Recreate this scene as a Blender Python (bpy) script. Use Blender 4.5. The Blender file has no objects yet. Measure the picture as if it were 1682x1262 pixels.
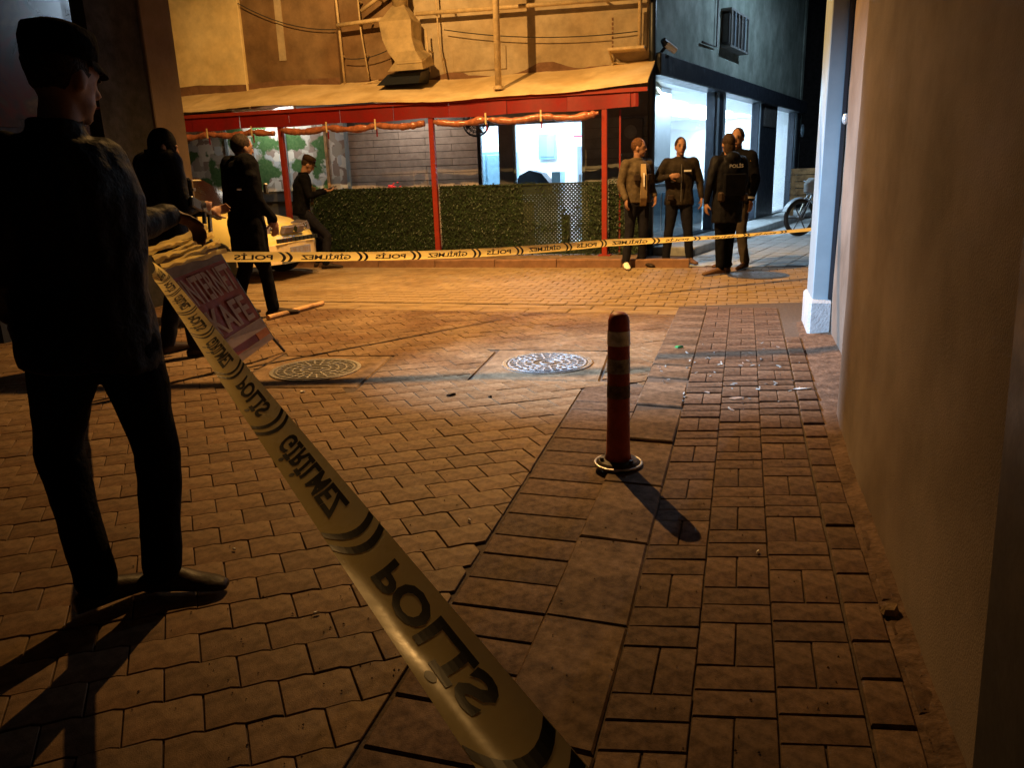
import bpy, bmesh, math, random
from mathutils import Vector, Matrix, noise
random.seed(7)
R = math.radians
SC = bpy.context.scene
COL = SC.collection
V = Vector

# ------------------------------------------------------------------ camera
CZ = 1.33; F = 1264.0; PIT = R(15.2); ROLL = R(1.9)
cf = V((0, math.cos(PIT), -math.sin(PIT))); cr0 = V((1, 0, 0)); cu0 = cr0.cross(cf)
cr = cr0*math.cos(ROLL) - cu0*math.sin(ROLL); cu = cu0*math.cos(ROLL) + cr0*math.sin(ROLL)
cam_d = bpy.data.cameras.new('camera'); cam = bpy.data.objects.new('camera', cam_d); COL.objects.link(cam)
cam_d.sensor_width = 36; cam_d.lens = F/1682*36; cam_d.clip_start = .05; cam_d.clip_end = 300
m = Matrix((cr, cu, -cf)).transposed().to_4x4(); m.translation = V((0, 0, CZ)); cam.matrix_world = m
SC.camera = cam
# ------------------------------------------------------------------ world (night sky)
w = bpy.data.worlds.new('World'); SC.world = w; w.use_nodes = True
wn = w.node_tree; bg = wn.nodes['Background']
sky = wn.nodes.new('ShaderNodeTexSky'); sky.sky_type = 'NISHITA'; sky.sun_disc = False
sky.sun_elevation = R(-4); sky.sun_rotation = R(200)
wn.links.new(sky.outputs[0], bg.inputs[0]); bg.inputs[1].default_value = .10
SC.view_settings.view_transform = 'Standard'; SC.view_settings.look = 'None'
SC.view_settings.exposure = 0.0; SC.view_settings.gamma = 1; SC.view_settings.use_curve_mapping = False
WARM = (1, .53, .16); COOL = (.62, .82, 1.0)
LAMP1 = V((-.55, 8.2, 5.35)); LAMP2 = V((-2.2, 9.5, 5.5)); LED = V((-4.5, 4.9, 3.2))
P1, P2, P3, P4 = 4000, 1080, 7500, 440
def lamp(name, kind, loc, col, power, aim=None, size=.04, ang=90, blend=.5):
    d = bpy.data.lights.new(name, kind); d.color = col; d.energy = power
    o = bpy.data.objects.new(name, d); COL.objects.link(o); o.location = loc
    if kind == 'SPOT': d.spot_size = R(ang); d.spot_blend = blend
    if kind in ('SPOT', 'POINT'): d.shadow_soft_size = size
    if kind == 'AREA': d.shape = 'RECTANGLE'; d.size, d.size_y = size
    if aim is not None: o.rotation_euler = (V(aim)-V(loc)).to_track_quat('-Z', 'Y').to_euler()
    return o
lamp('street_lamp_light', 'SPOT', LAMP1, WARM, P1, (.7, 8.1, 0), .022, 134, 1.0)
lamp('wall_lamp_light', 'SPOT', LAMP2, WARM, P2, (-1.5, 12.7, 3.0), .03, 130, .6)
SLAMP = V((7.0, 15.2, 5.6))
lamp('side_street_lamp_light', 'POINT', SLAMP, (.6, .8, 1), P4, None, .05)
lamp('floodlight_light', 'SPOT', LED, (.55, .75, 1), P3, (2.05, 5.35, .15), .03, 38, .9)

# ------------------------------------------------------------------ survey helpers: sight line -> point at a real plane
def ray(px, py): return cf + cr*((px-841)/F) - cu*((py-631)/F)
def G(px, py, z=0.): d = ray(px, py); return V((0, 0, CZ)) + d*((z-CZ)/d.z)
def at(px, py, y): d = ray(px, py); return V((0, 0, CZ)) + d*(y/d.y)
def onplane(px, py, p, n):
    d = ray(px, py); c = V((0, 0, CZ)); return c + d*((V(p)-c).dot(n)/d.dot(n))
D = V((.28, .96, 0)).normalized(); E = V((.96, -.28, 0)).normalized(); UP = V((0, 0, 1))
O = V((1.5, 11.9, 0))
def P(s, t, z=0.): return O + E*s + D*t + UP*z
def W(px, py, t): return onplane(px, py, P(0, t), D)
def sof(p): return (p-O).dot(E)
CN = P(.56, .85); SD = V((.51, .86, 0)).normalized(); SN = V((.86, -.51, 0)).normalized()
def S(d, off=0., z=0.): return CN + SD*d + SN*off + UP*z
def SW(px, py, off=0.): return onplane(px, py, S(0, off), SN)
def dof(p): return (p-CN).dot(SD)

# ------------------------------------------------------------------ materials
MATS = {}
def mat(name, col, rough=.7, metal=0., n=.15, ns=8., bump=.2, bs=60., col2=None, spec=.5, trans=0., emit=0., mode='NOISE', sharp=None, big=None):
    if name in MATS: return MATS[name]
    m = bpy.data.materials.new(name); m.use_nodes = True; t = m.node_tree; L = t.links
    b = t.nodes['Principled BSDF']
    b.inputs['Roughness'].default_value = rough; b.inputs['Metallic'].default_value = metal
    b.inputs['Specular IOR Level'].default_value = spec
    tc = t.nodes.new('ShaderNodeTexCoord')
    nz = t.nodes.new('ShaderNodeTexNoise'); nz.inputs['Scale'].default_value = ns; nz.inputs['Detail'].default_value = 6; nz.inputs['Roughness'].default_value = .65
    L.new(tc.outputs['Object'], nz.inputs['Vector'])
    mix = t.nodes.new('ShaderNodeMix'); mix.data_type = 'RGBA'
    c2 = col2 or tuple(c*(1-n*1.6) for c in col); c1 = col if col2 else tuple(min(1, c*(1+n)) for c in col)
    mix.inputs[6].default_value = (*c1, 1); mix.inputs[7].default_value = (*c2, 1)
    mr = t.nodes.new('ShaderNodeMapRange')
    lo, hi = sharp or (.35, .65); mr.inputs[1].default_value = lo; mr.inputs[2].default_value = hi
    L.new(nz.outputs[0], mr.inputs[0]); L.new(mr.outputs[0], mix.inputs[0])
    out = mix.outputs[2]
    if big:
        n2 = t.nodes.new('ShaderNodeTexNoise'); n2.inputs['Scale'].default_value = big[0]; n2.inputs['Detail'].default_value = 4
        L.new(tc.outputs['Object'], n2.inputs['Vector'])
        m2 = t.nodes.new('ShaderNodeMix'); m2.data_type = 'RGBA'; m2.blend_type = 'MULTIPLY'
        r2 = t.nodes.new('ShaderNodeMapRange'); r2.inputs[1].default_value = .4; r2.inputs[2].default_value = .6; r2.inputs[4].default_value = 1
        L.new(n2.outputs[0], r2.inputs[0]); L.new(r2.outputs[0], m2.inputs[0])
        L.new(out, m2.inputs[6]); m2.inputs[7].default_value = (*big[1], 1); out = m2.outputs[2]
    L.new(out, b.inputs['Base Color'])
    if bump:
        nb = t.nodes.new('ShaderNodeTexNoise'); nb.inputs['Scale'].default_value = bs; nb.inputs['Detail'].default_value = 5
        L.new(tc.outputs['Object'], nb.inputs['Vector'])
        bp = t.nodes.new('ShaderNodeBump'); bp.inputs['Strength'].default_value = bump; bp.inputs['Distance'].default_value = .01
        L.new(nb.outputs[0], bp.inputs['Height']); L.new(bp.outputs[0], b.inputs['Normal'])
        mr3 = t.nodes.new('ShaderNodeMapRange'); mr3.inputs[1].default_value = .3; mr3.inputs[2].default_value = .7
        mr3.inputs[3].default_value = max(0, rough-.1); mr3.inputs[4].default_value = min(1, rough+.1)
        L.new(nz.outputs[0], mr3.inputs[0]); L.new(mr3.outputs[0], b.inputs['Roughness'])
    if emit:
        b.inputs['Emission Color'].default_value = (*col, 1); b.inputs['Emission Strength'].default_value = emit
    if trans: b.inputs['Transmission Weight'].default_value = trans
    MATS[name] = m; return m
def per_object(m, amt=.3, warm=.0):
    """vary base colour per piece with object random"""
    t = m.node_tree; L = t.links; b = t.nodes['Principled BSDF']; src = b.inputs['Base Color'].links[0].from_socket
    oi = t.nodes.new('ShaderNodeObjectInfo'); at_ = t.nodes.new('ShaderNodeAttribute'); at_.attribute_name = 'rnd'
    add = t.nodes.new('ShaderNodeMath'); add.operation = 'ADD'; L.new(oi.outputs['Random'], add.inputs[0]); L.new(at_.outputs['Fac'], add.inputs[1])
    fr = t.nodes.new('ShaderNodeMath'); fr.operation = 'FRACT'; L.new(add.outputs[0], fr.inputs[0])
    mr = t.nodes.new('ShaderNodeMapRange'); mr.inputs[3].default_value = 1-amt; mr.inputs[4].default_value = 1+amt; L.new(fr.outputs[0], mr.inputs[0])
    hs = t.nodes.new('ShaderNodeHueSaturation'); L.new(mr.outputs[0], hs.inputs['Value']); L.new(src, hs.inputs['Color']); L.new(hs.outputs[0], b.inputs['Base Color'])
    return m
def glass(name, tint=(.92, .97, 1), refl=.12):
    m = bpy.data.materials.new(name); m.use_nodes = True; t = m.node_tree; t.nodes.clear(); L = t.links
    o = t.nodes.new('ShaderNodeOutputMaterial'); a = t.nodes.new('ShaderNodeBsdfTransparent'); a.inputs[0].default_value = (*tint, 1)
    g = t.nodes.new('ShaderNodeBsdfGlossy'); g.inputs['Roughness'].default_value = .03
    fr = t.nodes.new('ShaderNodeLayerWeight'); fr.inputs[0].default_value = .12
    mx = t.nodes.new('ShaderNodeMixShader'); L.new(fr.outputs[1], mx.inputs[0]); L.new(a.outputs[0], mx.inputs[1]); L.new(g.outputs[0], mx.inputs[2]); L.new(mx.outputs[0], o.inputs[0])
    return m
M = dict(
 joint=mat('joint_sand', (.06, .04, .027), .95, ns=30, bump=.5),
 ground=mat('ground_dark', (.08, .07, .06), .9),
 paver=per_object(mat('paver_brown', (.175, .118, .070), .58, n=.22, ns=22, bump=.22, bs=260, big=(1.7, (.66, .56, .5)), spec=.12), .16),
 brick=per_object(mat('brick_red', (.125, .080, .054), .68, n=.3, ns=26, bump=.25, bs=260, big=(2.4, (.6, .52, .48)), spec=.12), .18),
 slab=per_object(mat('kerb_slab', (.130, .085, .056), .68, n=.3, ns=18, bump=.25, bs=260, big=(3., (.6, .55, .5)), spec=.12), .12),
 farpave=per_object(mat('paver_tan', (.25, .185, .105), .6, n=.15, ns=4, bump=.4, bs=40, big=(1.2, (.8, .74, .68)), spec=.12), .08),
 streetgrey=per_object(mat('paver_grey', (.34, .36, .36), .5, n=.15, ns=4, bump=.5, bs=30), .08),
 concrete=mat('concrete_apron', (.17, .115, .07), .85, spec=.15, n=.3, ns=7, bump=.8, bs=50),
 mortar=mat('mortar_rough', (.11, .07, .05), .9, spec=.15, n=.3, ns=12, bump=1., bs=40),
 iron=mat('cast_iron', (.12, .115, .11), .42, .85, n=.3, ns=20, bump=.5, bs=90),
 ironrim=mat('worn_iron', (.42, .41, .4), .36, .9, n=.3, ns=30, bump=.4, bs=120),
 brown=mat('plaster_brown', (.24, .155, .08), .85, n=.18, ns=3, bump=.5, bs=20, big=(1.3, (.8, .72, .62))),
 ochre=mat('plaster_ochre', (.50, .415, .28), .85, n=.14, ns=4, bump=.4, bs=18, big=(1.1, (.86, .8, .7))),
 yellow=mat('plaster_yellow', (.80, .66, .36), .85, n=.1, ns=4, bump=.3, bs=18, big=(1.4, (.9, .85, .75))),
 basebrown=mat('plaster_dark', (.20, .105, .055), .85, n=.2, ns=5, bump=.4, bs=20),
 bluegrey=mat('plaster_grey', (.26, .31, .28), .85, n=.2, ns=2.5, bump=.5, bs=14, big=(1.2, (.72, .76, .74))),
 rightwall=mat('plaster_right', (.185, .150, .128), .9, n=.16, ns=1.6, bump=.25, bs=160, big=(.9, (.74, .68, .63)), spec=.15),
 leftwall=mat('plaster_left', (.13, .09, .06), .85, n=.1, ns=3, bump=.3, bs=30),
 metalpanel=mat('panel_bluegrey', (.24, .31, .37), .38, .0, n=.06, ns=3, bump=.08, bs=10),
 plinth=mat('plinth_white', (.36, .38, .41), .6, n=.12, ns=9, bump=.5, bs=60),
 darkmetal=mat('frame_dark', (.025, .032, .045), .4, .3, n=.1, bump=.05),
 framegrey=mat('frame_grey', (.10, .10, .10), .45, .3, n=.1, bump=.05),
 roof=mat('awning_sheet', (.78, .62, .36), .6, n=.08, ns=3, bump=.2, bs=8, big=(2., (.8, .75, .65))),
 redcloth=mat('fascia_red', (.21, .008, .007), .5, n=.12, ns=5, bump=.15, bs=20),
 redpost=mat('post_red', (.28, .028, .015), .42, n=.12, ns=8, bump=.1),
 plastic=mat('rolled_plastic', (.42, .15, .08), .2, n=.25, ns=16, bump=.9, bs=14, spec=.9),
 clad=per_object(mat('cladding_board', (.42, .36, .31), .75, n=.12, ns=7, bump=.4, bs=40), .10),
 leaf=per_object(mat('leaf_green', (.013, .034, .008), .55, n=.3, ns=6, bump=0), .45),
 lattice=mat('lattice_green', (.010, .022, .008), .7, bump=0),
 white=mat('white_paint', (.8, .8, .8), .5, n=.04, bump=.05),
 interior=mat('interior_white', (.82, .84, .85), .5, n=.05, ns=2, bump=0),
 cyan=mat('cabinet_blue', (.25, .45, .58), .5, n=.1, bump=0),
 galv=mat('duct_metal', (.48, .37, .2), .45, .35, n=.2, ns=5, bump=.15, bs=9),
 pipe=mat('pipe_paint', (.6, .46, .26), .5, n=.15, ns=12, bump=.1),
 cable=mat('cable_black', (.03, .03, .03), .6, bump=0),
 black=mat('cloth_black', (.0045, .0045, .006), .9, n=.25, ns=14, bump=.5, bs=60, spec=.05),
 blackgloss=mat('cloth_nylon', (.005, .005, .007), .6, n=.2, ns=10, bump=.5, bs=50, spec=.12),
 leather=mat('shoe_leather', (.03, .02, .014), .5, spec=.12, n=.2, bump=.2),
 boot=mat('boot_brown', (.11, .06, .032), .6, spec=.12, n=.2, bump=.3),
 lightshoe=mat('shoe_white', (.8, .75, .6), .6, n=.1, bump=.1),
 tan=mat('jacket_tan', (.075, .056, .033), .75, spec=.12, n=.2, ns=12, bump=.5, bs=50),
 olive=mat('jacket_olive', (.020, .015, .010), .8, spec=.12, n=.25, ns=12, bump=.5, bs=50),
 cream=mat('shirt_cream', (.32, .23, .12), .8, spec=.12, n=.1, bump=.2),
 navy=mat('trouser_navy', (.006, .006, .011), .85, n=.2, bump=.3, spec=.2),
 khaki=mat('trouser_khaki', (.04, .032, .025), .8, spec=.12, n=.2, bump=.3),
 skin=mat('skin', (.26, .14, .09), .6, n=.1, ns=10, bump=.1, spec=.25),
 hair=mat('hair_dark', (.03, .017, .01), .6, spec=.12, n=.4, ns=60, bump=.8, bs=120),
 hairb=mat('hair_brown', (.09, .04, .018), .6, spec=.12, n=.4, ns=60, bump=.8, bs=120),
 patch=mat('badge_gold', (.7, .45, .12), .4, .2, bump=0),
 grey=mat('print_grey', (.5, .5, .5), .6, bump=0),
 caryellow=mat('car_paint_yellow', (.90, .76, .28), .25, n=.03, bump=0, spec=.7),
 carcream=mat('car_bumper_cream', (.8, .64, .38), .45, n=.06, bump=0),
 tyre=mat('tyre_rubber', (.02, .02, .02), .8, bump=.2),
 chrome=mat('chrome', (.7, .7, .7), .12, 1, n=.03, bump=0),
 lens=mat('lamp_lens', (.25, .22, .26), .12, .2, n=.1, bump=0, spec=1),
 plate=mat('plate_blue_grey', (.30, .31, .42), .4, bump=0),
 ink=mat('ink_black', (.012, .011, .008), .5, n=.1, bump=0),
 bollard=mat('bollard_orange', (.29, .042, .028), .55, n=.2, ns=12, bump=.3, bs=40),
 reflect=mat('bollard_reflector', (.62, .66, .72), .3, n=.35, ns=18, bump=.1),
 reflect_half_shade=mat('reflector_half_shade', (.24, .25, .27), .45, n=.5, ns=22, bump=.1),  # middle bollard band: shade below the beam put into its mottled colour
 reflect_full_shade=mat('reflector_full_shade', (.10, .06, .05), .6, n=.4, ns=22, bump=.1),  # lowest bollard band: deeper shade put into its mottled colour
 ironsheen=mat('iron_cool_sheen', (.55, .58, .64), .3, .7, n=.3, ns=40, bump=.3, bs=120),  # brighter, bluer iron copy: the cool lamp's sheen put into the colour
 signred=mat('sign_red', (.22, .035, .02), .45, n=.15, ns=8, bump=.05),
 signwhite=mat('sign_white', (.30, .22, .18), .5, n=.1, bump=.05),
 signdark=mat('sign_band', (.16, .12, .09), .5, n=.2, bump=.05),
 signorange=mat('sign_orange', (.4, .13, .03), .5, n=.1, bump=.05),
 wood=mat('wood', (.42, .24, .10), .7, n=.3, ns=6, bump=.4),
 litter=mat('litter_green', (.03, .25, .06), .5, bump=0),
 pink=mat('pink_flower', (.75, .06, .10), .6, bump=0),
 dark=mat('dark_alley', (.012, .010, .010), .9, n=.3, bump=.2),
 glossdark=mat('shopfront_dark', (.012, .010, .012), .22, n=.4, ns=2, bump=.1, bs=4),
 knob=mat('knob_steel', (.75, .78, .8), .25, .6, bump=0),
)
GL = glass('window_glass')
# shard glass
M['shard'] = mat('glass_shard', (.4, .42, .42), .1, .1, n=.1, bump=0, spec=1)
# ceiling light panels
M['panel'] = mat('light_panel', (.85, .93, 1.0), .5, bump=0, emit=9)
# tape material: translucent yellow film
def tape_mat():
    m = mat('tape_film', (.74, .64, .32), .32, n=.1, ns=9, bump=.12, bs=16, spec=.6)
    t = m.node_tree; b = t.nodes['Principled BSDF']; o = t.nodes['Material Output']
    tr = t.nodes.new('ShaderNodeBsdfTranslucent'); tr.inputs[0].default_value = (.9, .72, .26, 1)
    mx = t.nodes.new('ShaderNodeMixShader'); mx.inputs[0].default_value = .5
    t.links.new(b.outputs[0], mx.inputs[1]); t.links.new(tr.outputs[0], mx.inputs[2]); t.links.new(mx.outputs[0], o.inputs[0]); return m
M['tape'] = tape_mat()
def mural_mat(name, seed, green):
    m = bpy.data.materials.new(name); m.use_nodes = True; t = m.node_tree; L = t.links; b = t.nodes['Principled BSDF']; b.inputs['Roughness'].default_value = .25
    tc = t.nodes.new('ShaderNodeTexCoord'); mp = t.nodes.new('ShaderNodeMapping'); mp.inputs['Location'].default_value = (seed, seed*1.7, 0); L.new(tc.outputs['Object'], mp.inputs[0])
    v = t.nodes.new('ShaderNodeTexVoronoi'); v.inputs['Scale'].default_value = 6.5; v.distance = 'CHEBYCHEV'; L.new(mp.outputs[0], v.inputs['Vector'])
    bw = t.nodes.new('ShaderNodeRGBToBW'); L.new(v.outputs['Color'], bw.inputs[0])
    r1 = t.nodes.new('ShaderNodeValToRGB'); r1.color_ramp.interpolation = 'CONSTANT'
    e = r1.color_ramp.elements; e[0].color = (.42, .40, .36, 1); e[0].position = 0
    for p_, c in ((.35, (.62, .62, .58, 1)), (.5, (.5, .55, .6, 1)), (.6, (.72, .72, .68, 1)), (.75, (.33, .27, .24, 1))): k = e.new(p_); k.color = c
    e[-1].color = (.6, .6, .58, 1)
    L.new(bw.outputs[0], r1.inputs[0])
    n = t.nodes.new('ShaderNodeTexNoise'); n.inputs['Scale'].default_value = 2.4; n.inputs['Detail'].default_value = 5; L.new(mp.outputs[0], n.inputs['Vector'])
    r2 = t.nodes.new('ShaderNodeMapRange'); r2.inputs[1].default_value = .62-green; r2.inputs[2].default_value = .66-green; L.new(n.outputs[0], r2.inputs[0])
    n3 = t.nodes.new('ShaderNodeTexNoise'); n3.inputs['Scale'].default_value = 24; L.new(mp.outputs[0], n3.inputs['Vector'])
    gr = t.nodes.new('ShaderNodeMix'); gr.data_type = 'RGBA'; gr.inputs[6].default_value = (.03, .10, .035, 1); gr.inputs[7].default_value = (.13, .24, .10, 1); L.new(n3.outputs[0], gr.inputs[0])
    mx = t.nodes.new('ShaderNodeMix'); mx.data_type = 'RGBA'; L.new(r2.outputs[0], mx.inputs[0]); L.new(r1.outputs[0], mx.inputs[6]); L.new(gr.outputs[2], mx.inputs[7])
    L.new(mx.outputs[2], b.inputs['Base Color']); return m
def poster_mat():
    m = bpy.data.materials.new('window_poster'); m.use_nodes = True; t = m.node_tree; L = t.links; b = t.nodes['Principled BSDF']; b.inputs['Roughness'].default_value = .2
    tc = t.nodes.new('ShaderNodeTexCoord')
    n = t.nodes.new('ShaderNodeTexNoise'); n.inputs['Scale'].default_value = 1.6; n.inputs['Detail'].default_value = 5; n.inputs['Distortion'].default_value = .8; L.new(tc.outputs['Object'], n.inputs['Vector'])
    r = t.nodes.new('ShaderNodeValToRGB'); e = r.color_ramp.elements; e[0].position = .38; e[0].color = (.008, .010, .012, 1); e[1].position = .7; e[1].color = (.13, .09, .04, 1)
    for p_, c in ((.47, (.03, .02, .02, 1)), (.53, (.06, .014, .010, 1)), (.6, (.04, .03, .02, 1))): k = e.new(p_); k.color = c
    L.new(n.outputs[0], r.inputs[0]); L.new(r.outputs[0], b.inputs['Base Color']); return m
M['poster'] = poster_mat()

# ------------------------------------------------------------------ object helpers
def wloc(o):
    p = V((0, 0, 0))
    while o is not None: p = p + V(o.location); o = o.parent
    return p
def link(name, me, m=None, parent=None, world=True):
    if m is not None and len(me.materials) == 0: me.materials.append(m)
    o = bpy.data.objects.new(name, me); COL.objects.link(o)
    if parent is not None:
        o.parent = parent
        if world and wloc(parent).length > 0: me.transform(Matrix.Translation(-wloc(parent)))
    return o
def tag(o, label=None, cat=None, group=None, kind=None):
    for k, v_ in (('label', label), ('category', cat), ('group', group), ('kind', kind)):
        if v_: o[k] = v_
    return o
def thing(name, label, cat, loc, rz=0., group=None):
    o = bpy.data.objects.new(name, None); COL.objects.link(o); o.location = loc; o.rotation_euler = (0, 0, rz); o.empty_display_size = .1
    return tag(o, label, cat, group)
class MB:
    def __init__(s): s.v = []; s.f = []; s.sm = False
    def add(s, vs, fs):
        k = len(s.v); s.v += [tuple(v) for v in vs]; s.f += [tuple(i+k for i in f) for f in fs]; return s
    def hexa(s, c):   # 8 corners bottom ring then top ring
        return s.add(c, [(0, 3, 2, 1), (4, 5, 6, 7), (0, 1, 5, 4), (1, 2, 6, 5), (2, 3, 7, 6), (3, 0, 4, 7)])
    def box(s, c, a, b, h):   # centre and three half vectors
        c = V(c); a = V(a); b = V(b); h = V(h)
        return s.hexa([c-a-b-h, c+a-b-h, c+a+b-h, c-a+b-h, c-a-b+h, c+a-b+h, c+a+b+h, c-a+b+h])
    def fbox(s, s0, s1, t0, t1, z0, z1):   # box in the facade frame
        return s.hexa([P(s0, t0, z0), P(s1, t0, z0), P(s1, t1, z0), P(s0, t1, z0), P(s0, t0, z1), P(s1, t0, z1), P(s1, t1, z1), P(s0, t1, z1)])
    def sbox(s, d0, d1, o0, o1, z0, z1, z2=None, z3=None):  # box in the shop frame, optional sloped top/bottom not used
        return s.hexa([S(d0, o0, z0), S(d0, o1, z0), S(d1, o1, z0), S(d1, o0, z0), S(d0, o0, z1), S(d0, o1, z1), S(d1, o1, z1), S(d1, o0, z1)])
    def tube(s, pts, rad, n=8, cap=True):
        pts = [V(p) for p in pts]
        if not hasattr(rad, '__len__'): rad = [rad]*len(pts)
        rings = []; pu = None
        for i, p in enumerate(pts):
            d = (pts[min(i+1, len(pts)-1)]-pts[max(i-1, 0)])
            if d.length < 1e-9: d = V((0, 0, 1))
            d.normalize()
            u = (pu - d*pu.dot(d)) if pu is not None else d.cross(V((0, 0, 1)) if abs(d.z) < .9 else V((1, 0, 0)))
            u.normalize(); pu = u; w_ = d.cross(u)
            rings.append([p + (u*math.cos(2*math.pi*j/n) + w_*math.sin(2*math.pi*j/n))*rad[i] for j in range(n)])
        vs = [q for r_ in rings for q in r_]; fs = []
        for i in range(len(pts)-1):
            for j in range(n): fs.append((i*n+j, i*n+(j+1) % n, (i+1)*n+(j+1) % n, (i+1)*n+j))
        if cap: fs.append(tuple(range(n))[::-1]); fs.append(tuple((len(pts)-1)*n+j for j in range(n)))
        return s.add(vs, fs)
    def ell(s, c, r, ax=None, n=12, k=8):
        c = V(c); ax = ax or (V((1, 0, 0)), V((0, 1, 0)), V((0, 0, 1))); vs = []; fs = []
        for i in range(1, k):
            a = math.pi*i/k
            for j in range(n):
                b = 2*math.pi*j/n; vs.append(c + ax[0]*(r[0]*math.sin(a)*math.cos(b)) + ax[1]*(r[1]*math.sin(a)*math.sin(b)) + ax[2]*(r[2]*math.cos(a)))
        t = len(vs); vs += [c+ax[2]*r[2], c-ax[2]*r[2]]
        for i in range(k-2):
            for j in range(n): fs.append((i*n+j, (i+1)*n+j, (i+1)*n+(j+1) % n, i*n+(j+1) % n))
        for j in range(n): fs.append((t, j, (j+1) % n)); fs.append((t+1, (k-2)*n+(j+1) % n, (k-2)*n+j))
        return s.add(vs, fs)
    def loft(s, rings, cap=True):
        n = len(rings[0]); vs = [q for r_ in rings for q in r_]; fs = []
        for i in range(len(rings)-1):
            for j in range(n): fs.append((i*n+j, i*n+(j+1) % n, (i+1)*n+(j+1) % n, (i+1)*n+j))
        if cap: fs.append(tuple(range(n))[::-1]); fs.append(tuple((len(rings)-1)*n+j for j in range(n)))
        return s.add(vs, fs)
    def mesh(s, name, smooth=False):
        me = bpy.data.meshes.new(name); me.from_pydata(s.v, [], s.f); me.update()
        if smooth: me.shade_smooth()
        bm = bmesh.new(); bm.from_mesh(me); bmesh.ops.recalc_face_normals(bm, faces=bm.faces); bm.to_mesh(me); bm.free()
        return me
    def build(s, name, m, parent=None, smooth=False, world=True, bevel=0.):
        me = s.mesh(name, smooth)
        if bevel:
            bm = bmesh.new(); bm.from_mesh(me); bmesh.ops.bevel(bm, geom=bm.edges[:], offset=bevel, segments=1, affect='EDGES', clamp_overlap=True); bm.to_mesh(me); bm.free()
        return link(name, me, m, parent, world)
def text_mesh(body, size=1., ex=.0, bold=0.):
    c = bpy.data.curves.new('txt', 'FONT'); c.body = body; c.size = size; c.extrude = ex; c.offset = bold; c.resolution_u = 3; c.align_x = 'LEFT'
    o = bpy.data.objects.new('txt', c); COL.objects.link(o)
    dg = bpy.context.evaluated_depsgraph_get(); me = bpy.data.meshes.new_from_object(o.evaluated_get(dg))
    bpy.data.objects.remove(o); bpy.data.curves.remove(c); return me
def fit_text(body, x0, x1, y0, y1, cuts=0, bold=0.):
    """text as flat mesh stretched to a box; returns (verts2d, faces)"""
    me = text_mesh(body, bold=bold)
    if cuts:
        bm = bmesh.new(); bm.from_mesh(me)
        bmesh.ops.triangulate(bm, faces=bm.faces)
        xs = [v.co.x for v in bm.verts]; n = cuts
        for i in range(1, n):
            x = min(xs)+(max(xs)-min(xs))*i/n
            bmesh.ops.bisect_plane(bm, geom=bm.verts[:]+bm.edges[:]+bm.faces[:], plane_co=(x, 0, 0), plane_no=(1, 0, 0))
        ys = [v.co.y for v in bm.verts]
        for i in range(1, 8):
            y = min(ys)+(max(ys)-min(ys))*i/8
            bmesh.ops.bisect_plane(bm, geom=bm.verts[:]+bm.edges[:]+bm.faces[:], plane_co=(0, y, 0), plane_no=(0, 1, 0))
        bm.to_mesh(me); bm.free()
    vs = [v.co.copy() for v in me.vertices]; fs = [tuple(p.vertices) for p in me.polygons]
    ax, bx = min(v.x for v in vs), max(v.x for v in vs); ay, by = min(v.y for v in vs), max(v.y for v in vs)
    out = [(x0+(v.x-ax)/(bx-ax)*(x1-x0), y0+(v.y-ay)/(by-ay)*(y1-y0)) for v in vs]
    bpy.data.meshes.remove(me); return out, fs
def text_on(name, body, org, ux, uy, w_, h, m, parent, mirror=False, bold=.0, lift=.004):
    """lettering on a flat face: org lower-left, ux right, uy up (unit vectors)"""
    vs, fs = fit_text(body, 0, w_, 0, h, bold=bold); ux = V(ux); uy = V(uy); n = ux.cross(uy).normalized()
    mb = MB(); mb.add([V(org)+ux*((w_-x) if mirror else x)+uy*y+n*lift for x, y in vs], fs)
    return link(name, mb.mesh(name), m, parent)

# ------------------------------------------------------------------ polygon clipping for cut pieces
def clip(poly, p, n):
    """keep the side where (q-p).n <= 0"""
    out = []
    for i in range(len(poly)):
        a, b = poly[i], poly[(i+1) % len(poly)]
        da = (a[0]-p[0])*n[0]+(a[1]-p[1])*n[1]; db = (b[0]-p[0])*n[0]+(b[1]-p[1])*n[1]
        if da <= 0: out.append(a)
        if (da < 0 < db) or (db < 0 < da): k = da/(da-db); out.append((a[0]+(b[0]-a[0])*k, a[1]+(b[1]-a[1])*k))
    return out
def area(p): return abs(sum(p[i][0]*p[(i+1) % len(p)][1]-p[(i+1) % len(p)][0]*p[i][1] for i in range(len(p))))/2
def inset(poly, d):
    n = len(poly); cx = sum(p[0] for p in poly)/n; cy = sum(p[1] for p in poly)/n; out = []
    sgn = 1 if sum(poly[i][0]*poly[(i+1) % n][1]-poly[(i+1) % n][0]*poly[i][1] for i in range(n)) > 0 else -1
    for i in range(n):
        a, b, c = V(poly[i-1]), V(poly[i]), V(poly[(i+1) % n]); e1 = (b-a); e2 = (c-b)
        if e1.length < 1e-6 or e2.length < 1e-6: out.append(tuple(b)); continue
        e1.normalize(); e2.normalize(); n1 = V((-e1.y, e1.x))*sgn; n2 = V((-e2.y, e2.x))*sgn
        q = n1+n2
        k = max(.35, 1+n1.dot(n2)); out.append((b.x+q.x*d/k, b.y+q.y*d/k))
    return out
def slabmesh(poly, gap, h, bev=.004):
    """paving piece: joint gap taken off, chamfered top at z=0"""
    a = inset(poly, gap/2); b = inset(a, bev); n = len(a)
    mb = MB(); mb.add([(*p, -h) for p in a]+[(*p, -bev) for p in a]+[(*p, 0) for p in b], [])
    for r_ in (0, 1):
        for j in range(n): mb.f.append((r_*n+j, r_*n+(j+1) % n, (r_+1)*n+(j+1) % n, (r_+1)*n+j))
    mb.f.append(tuple(2*n+j for j in range(n))); return mb
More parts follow.
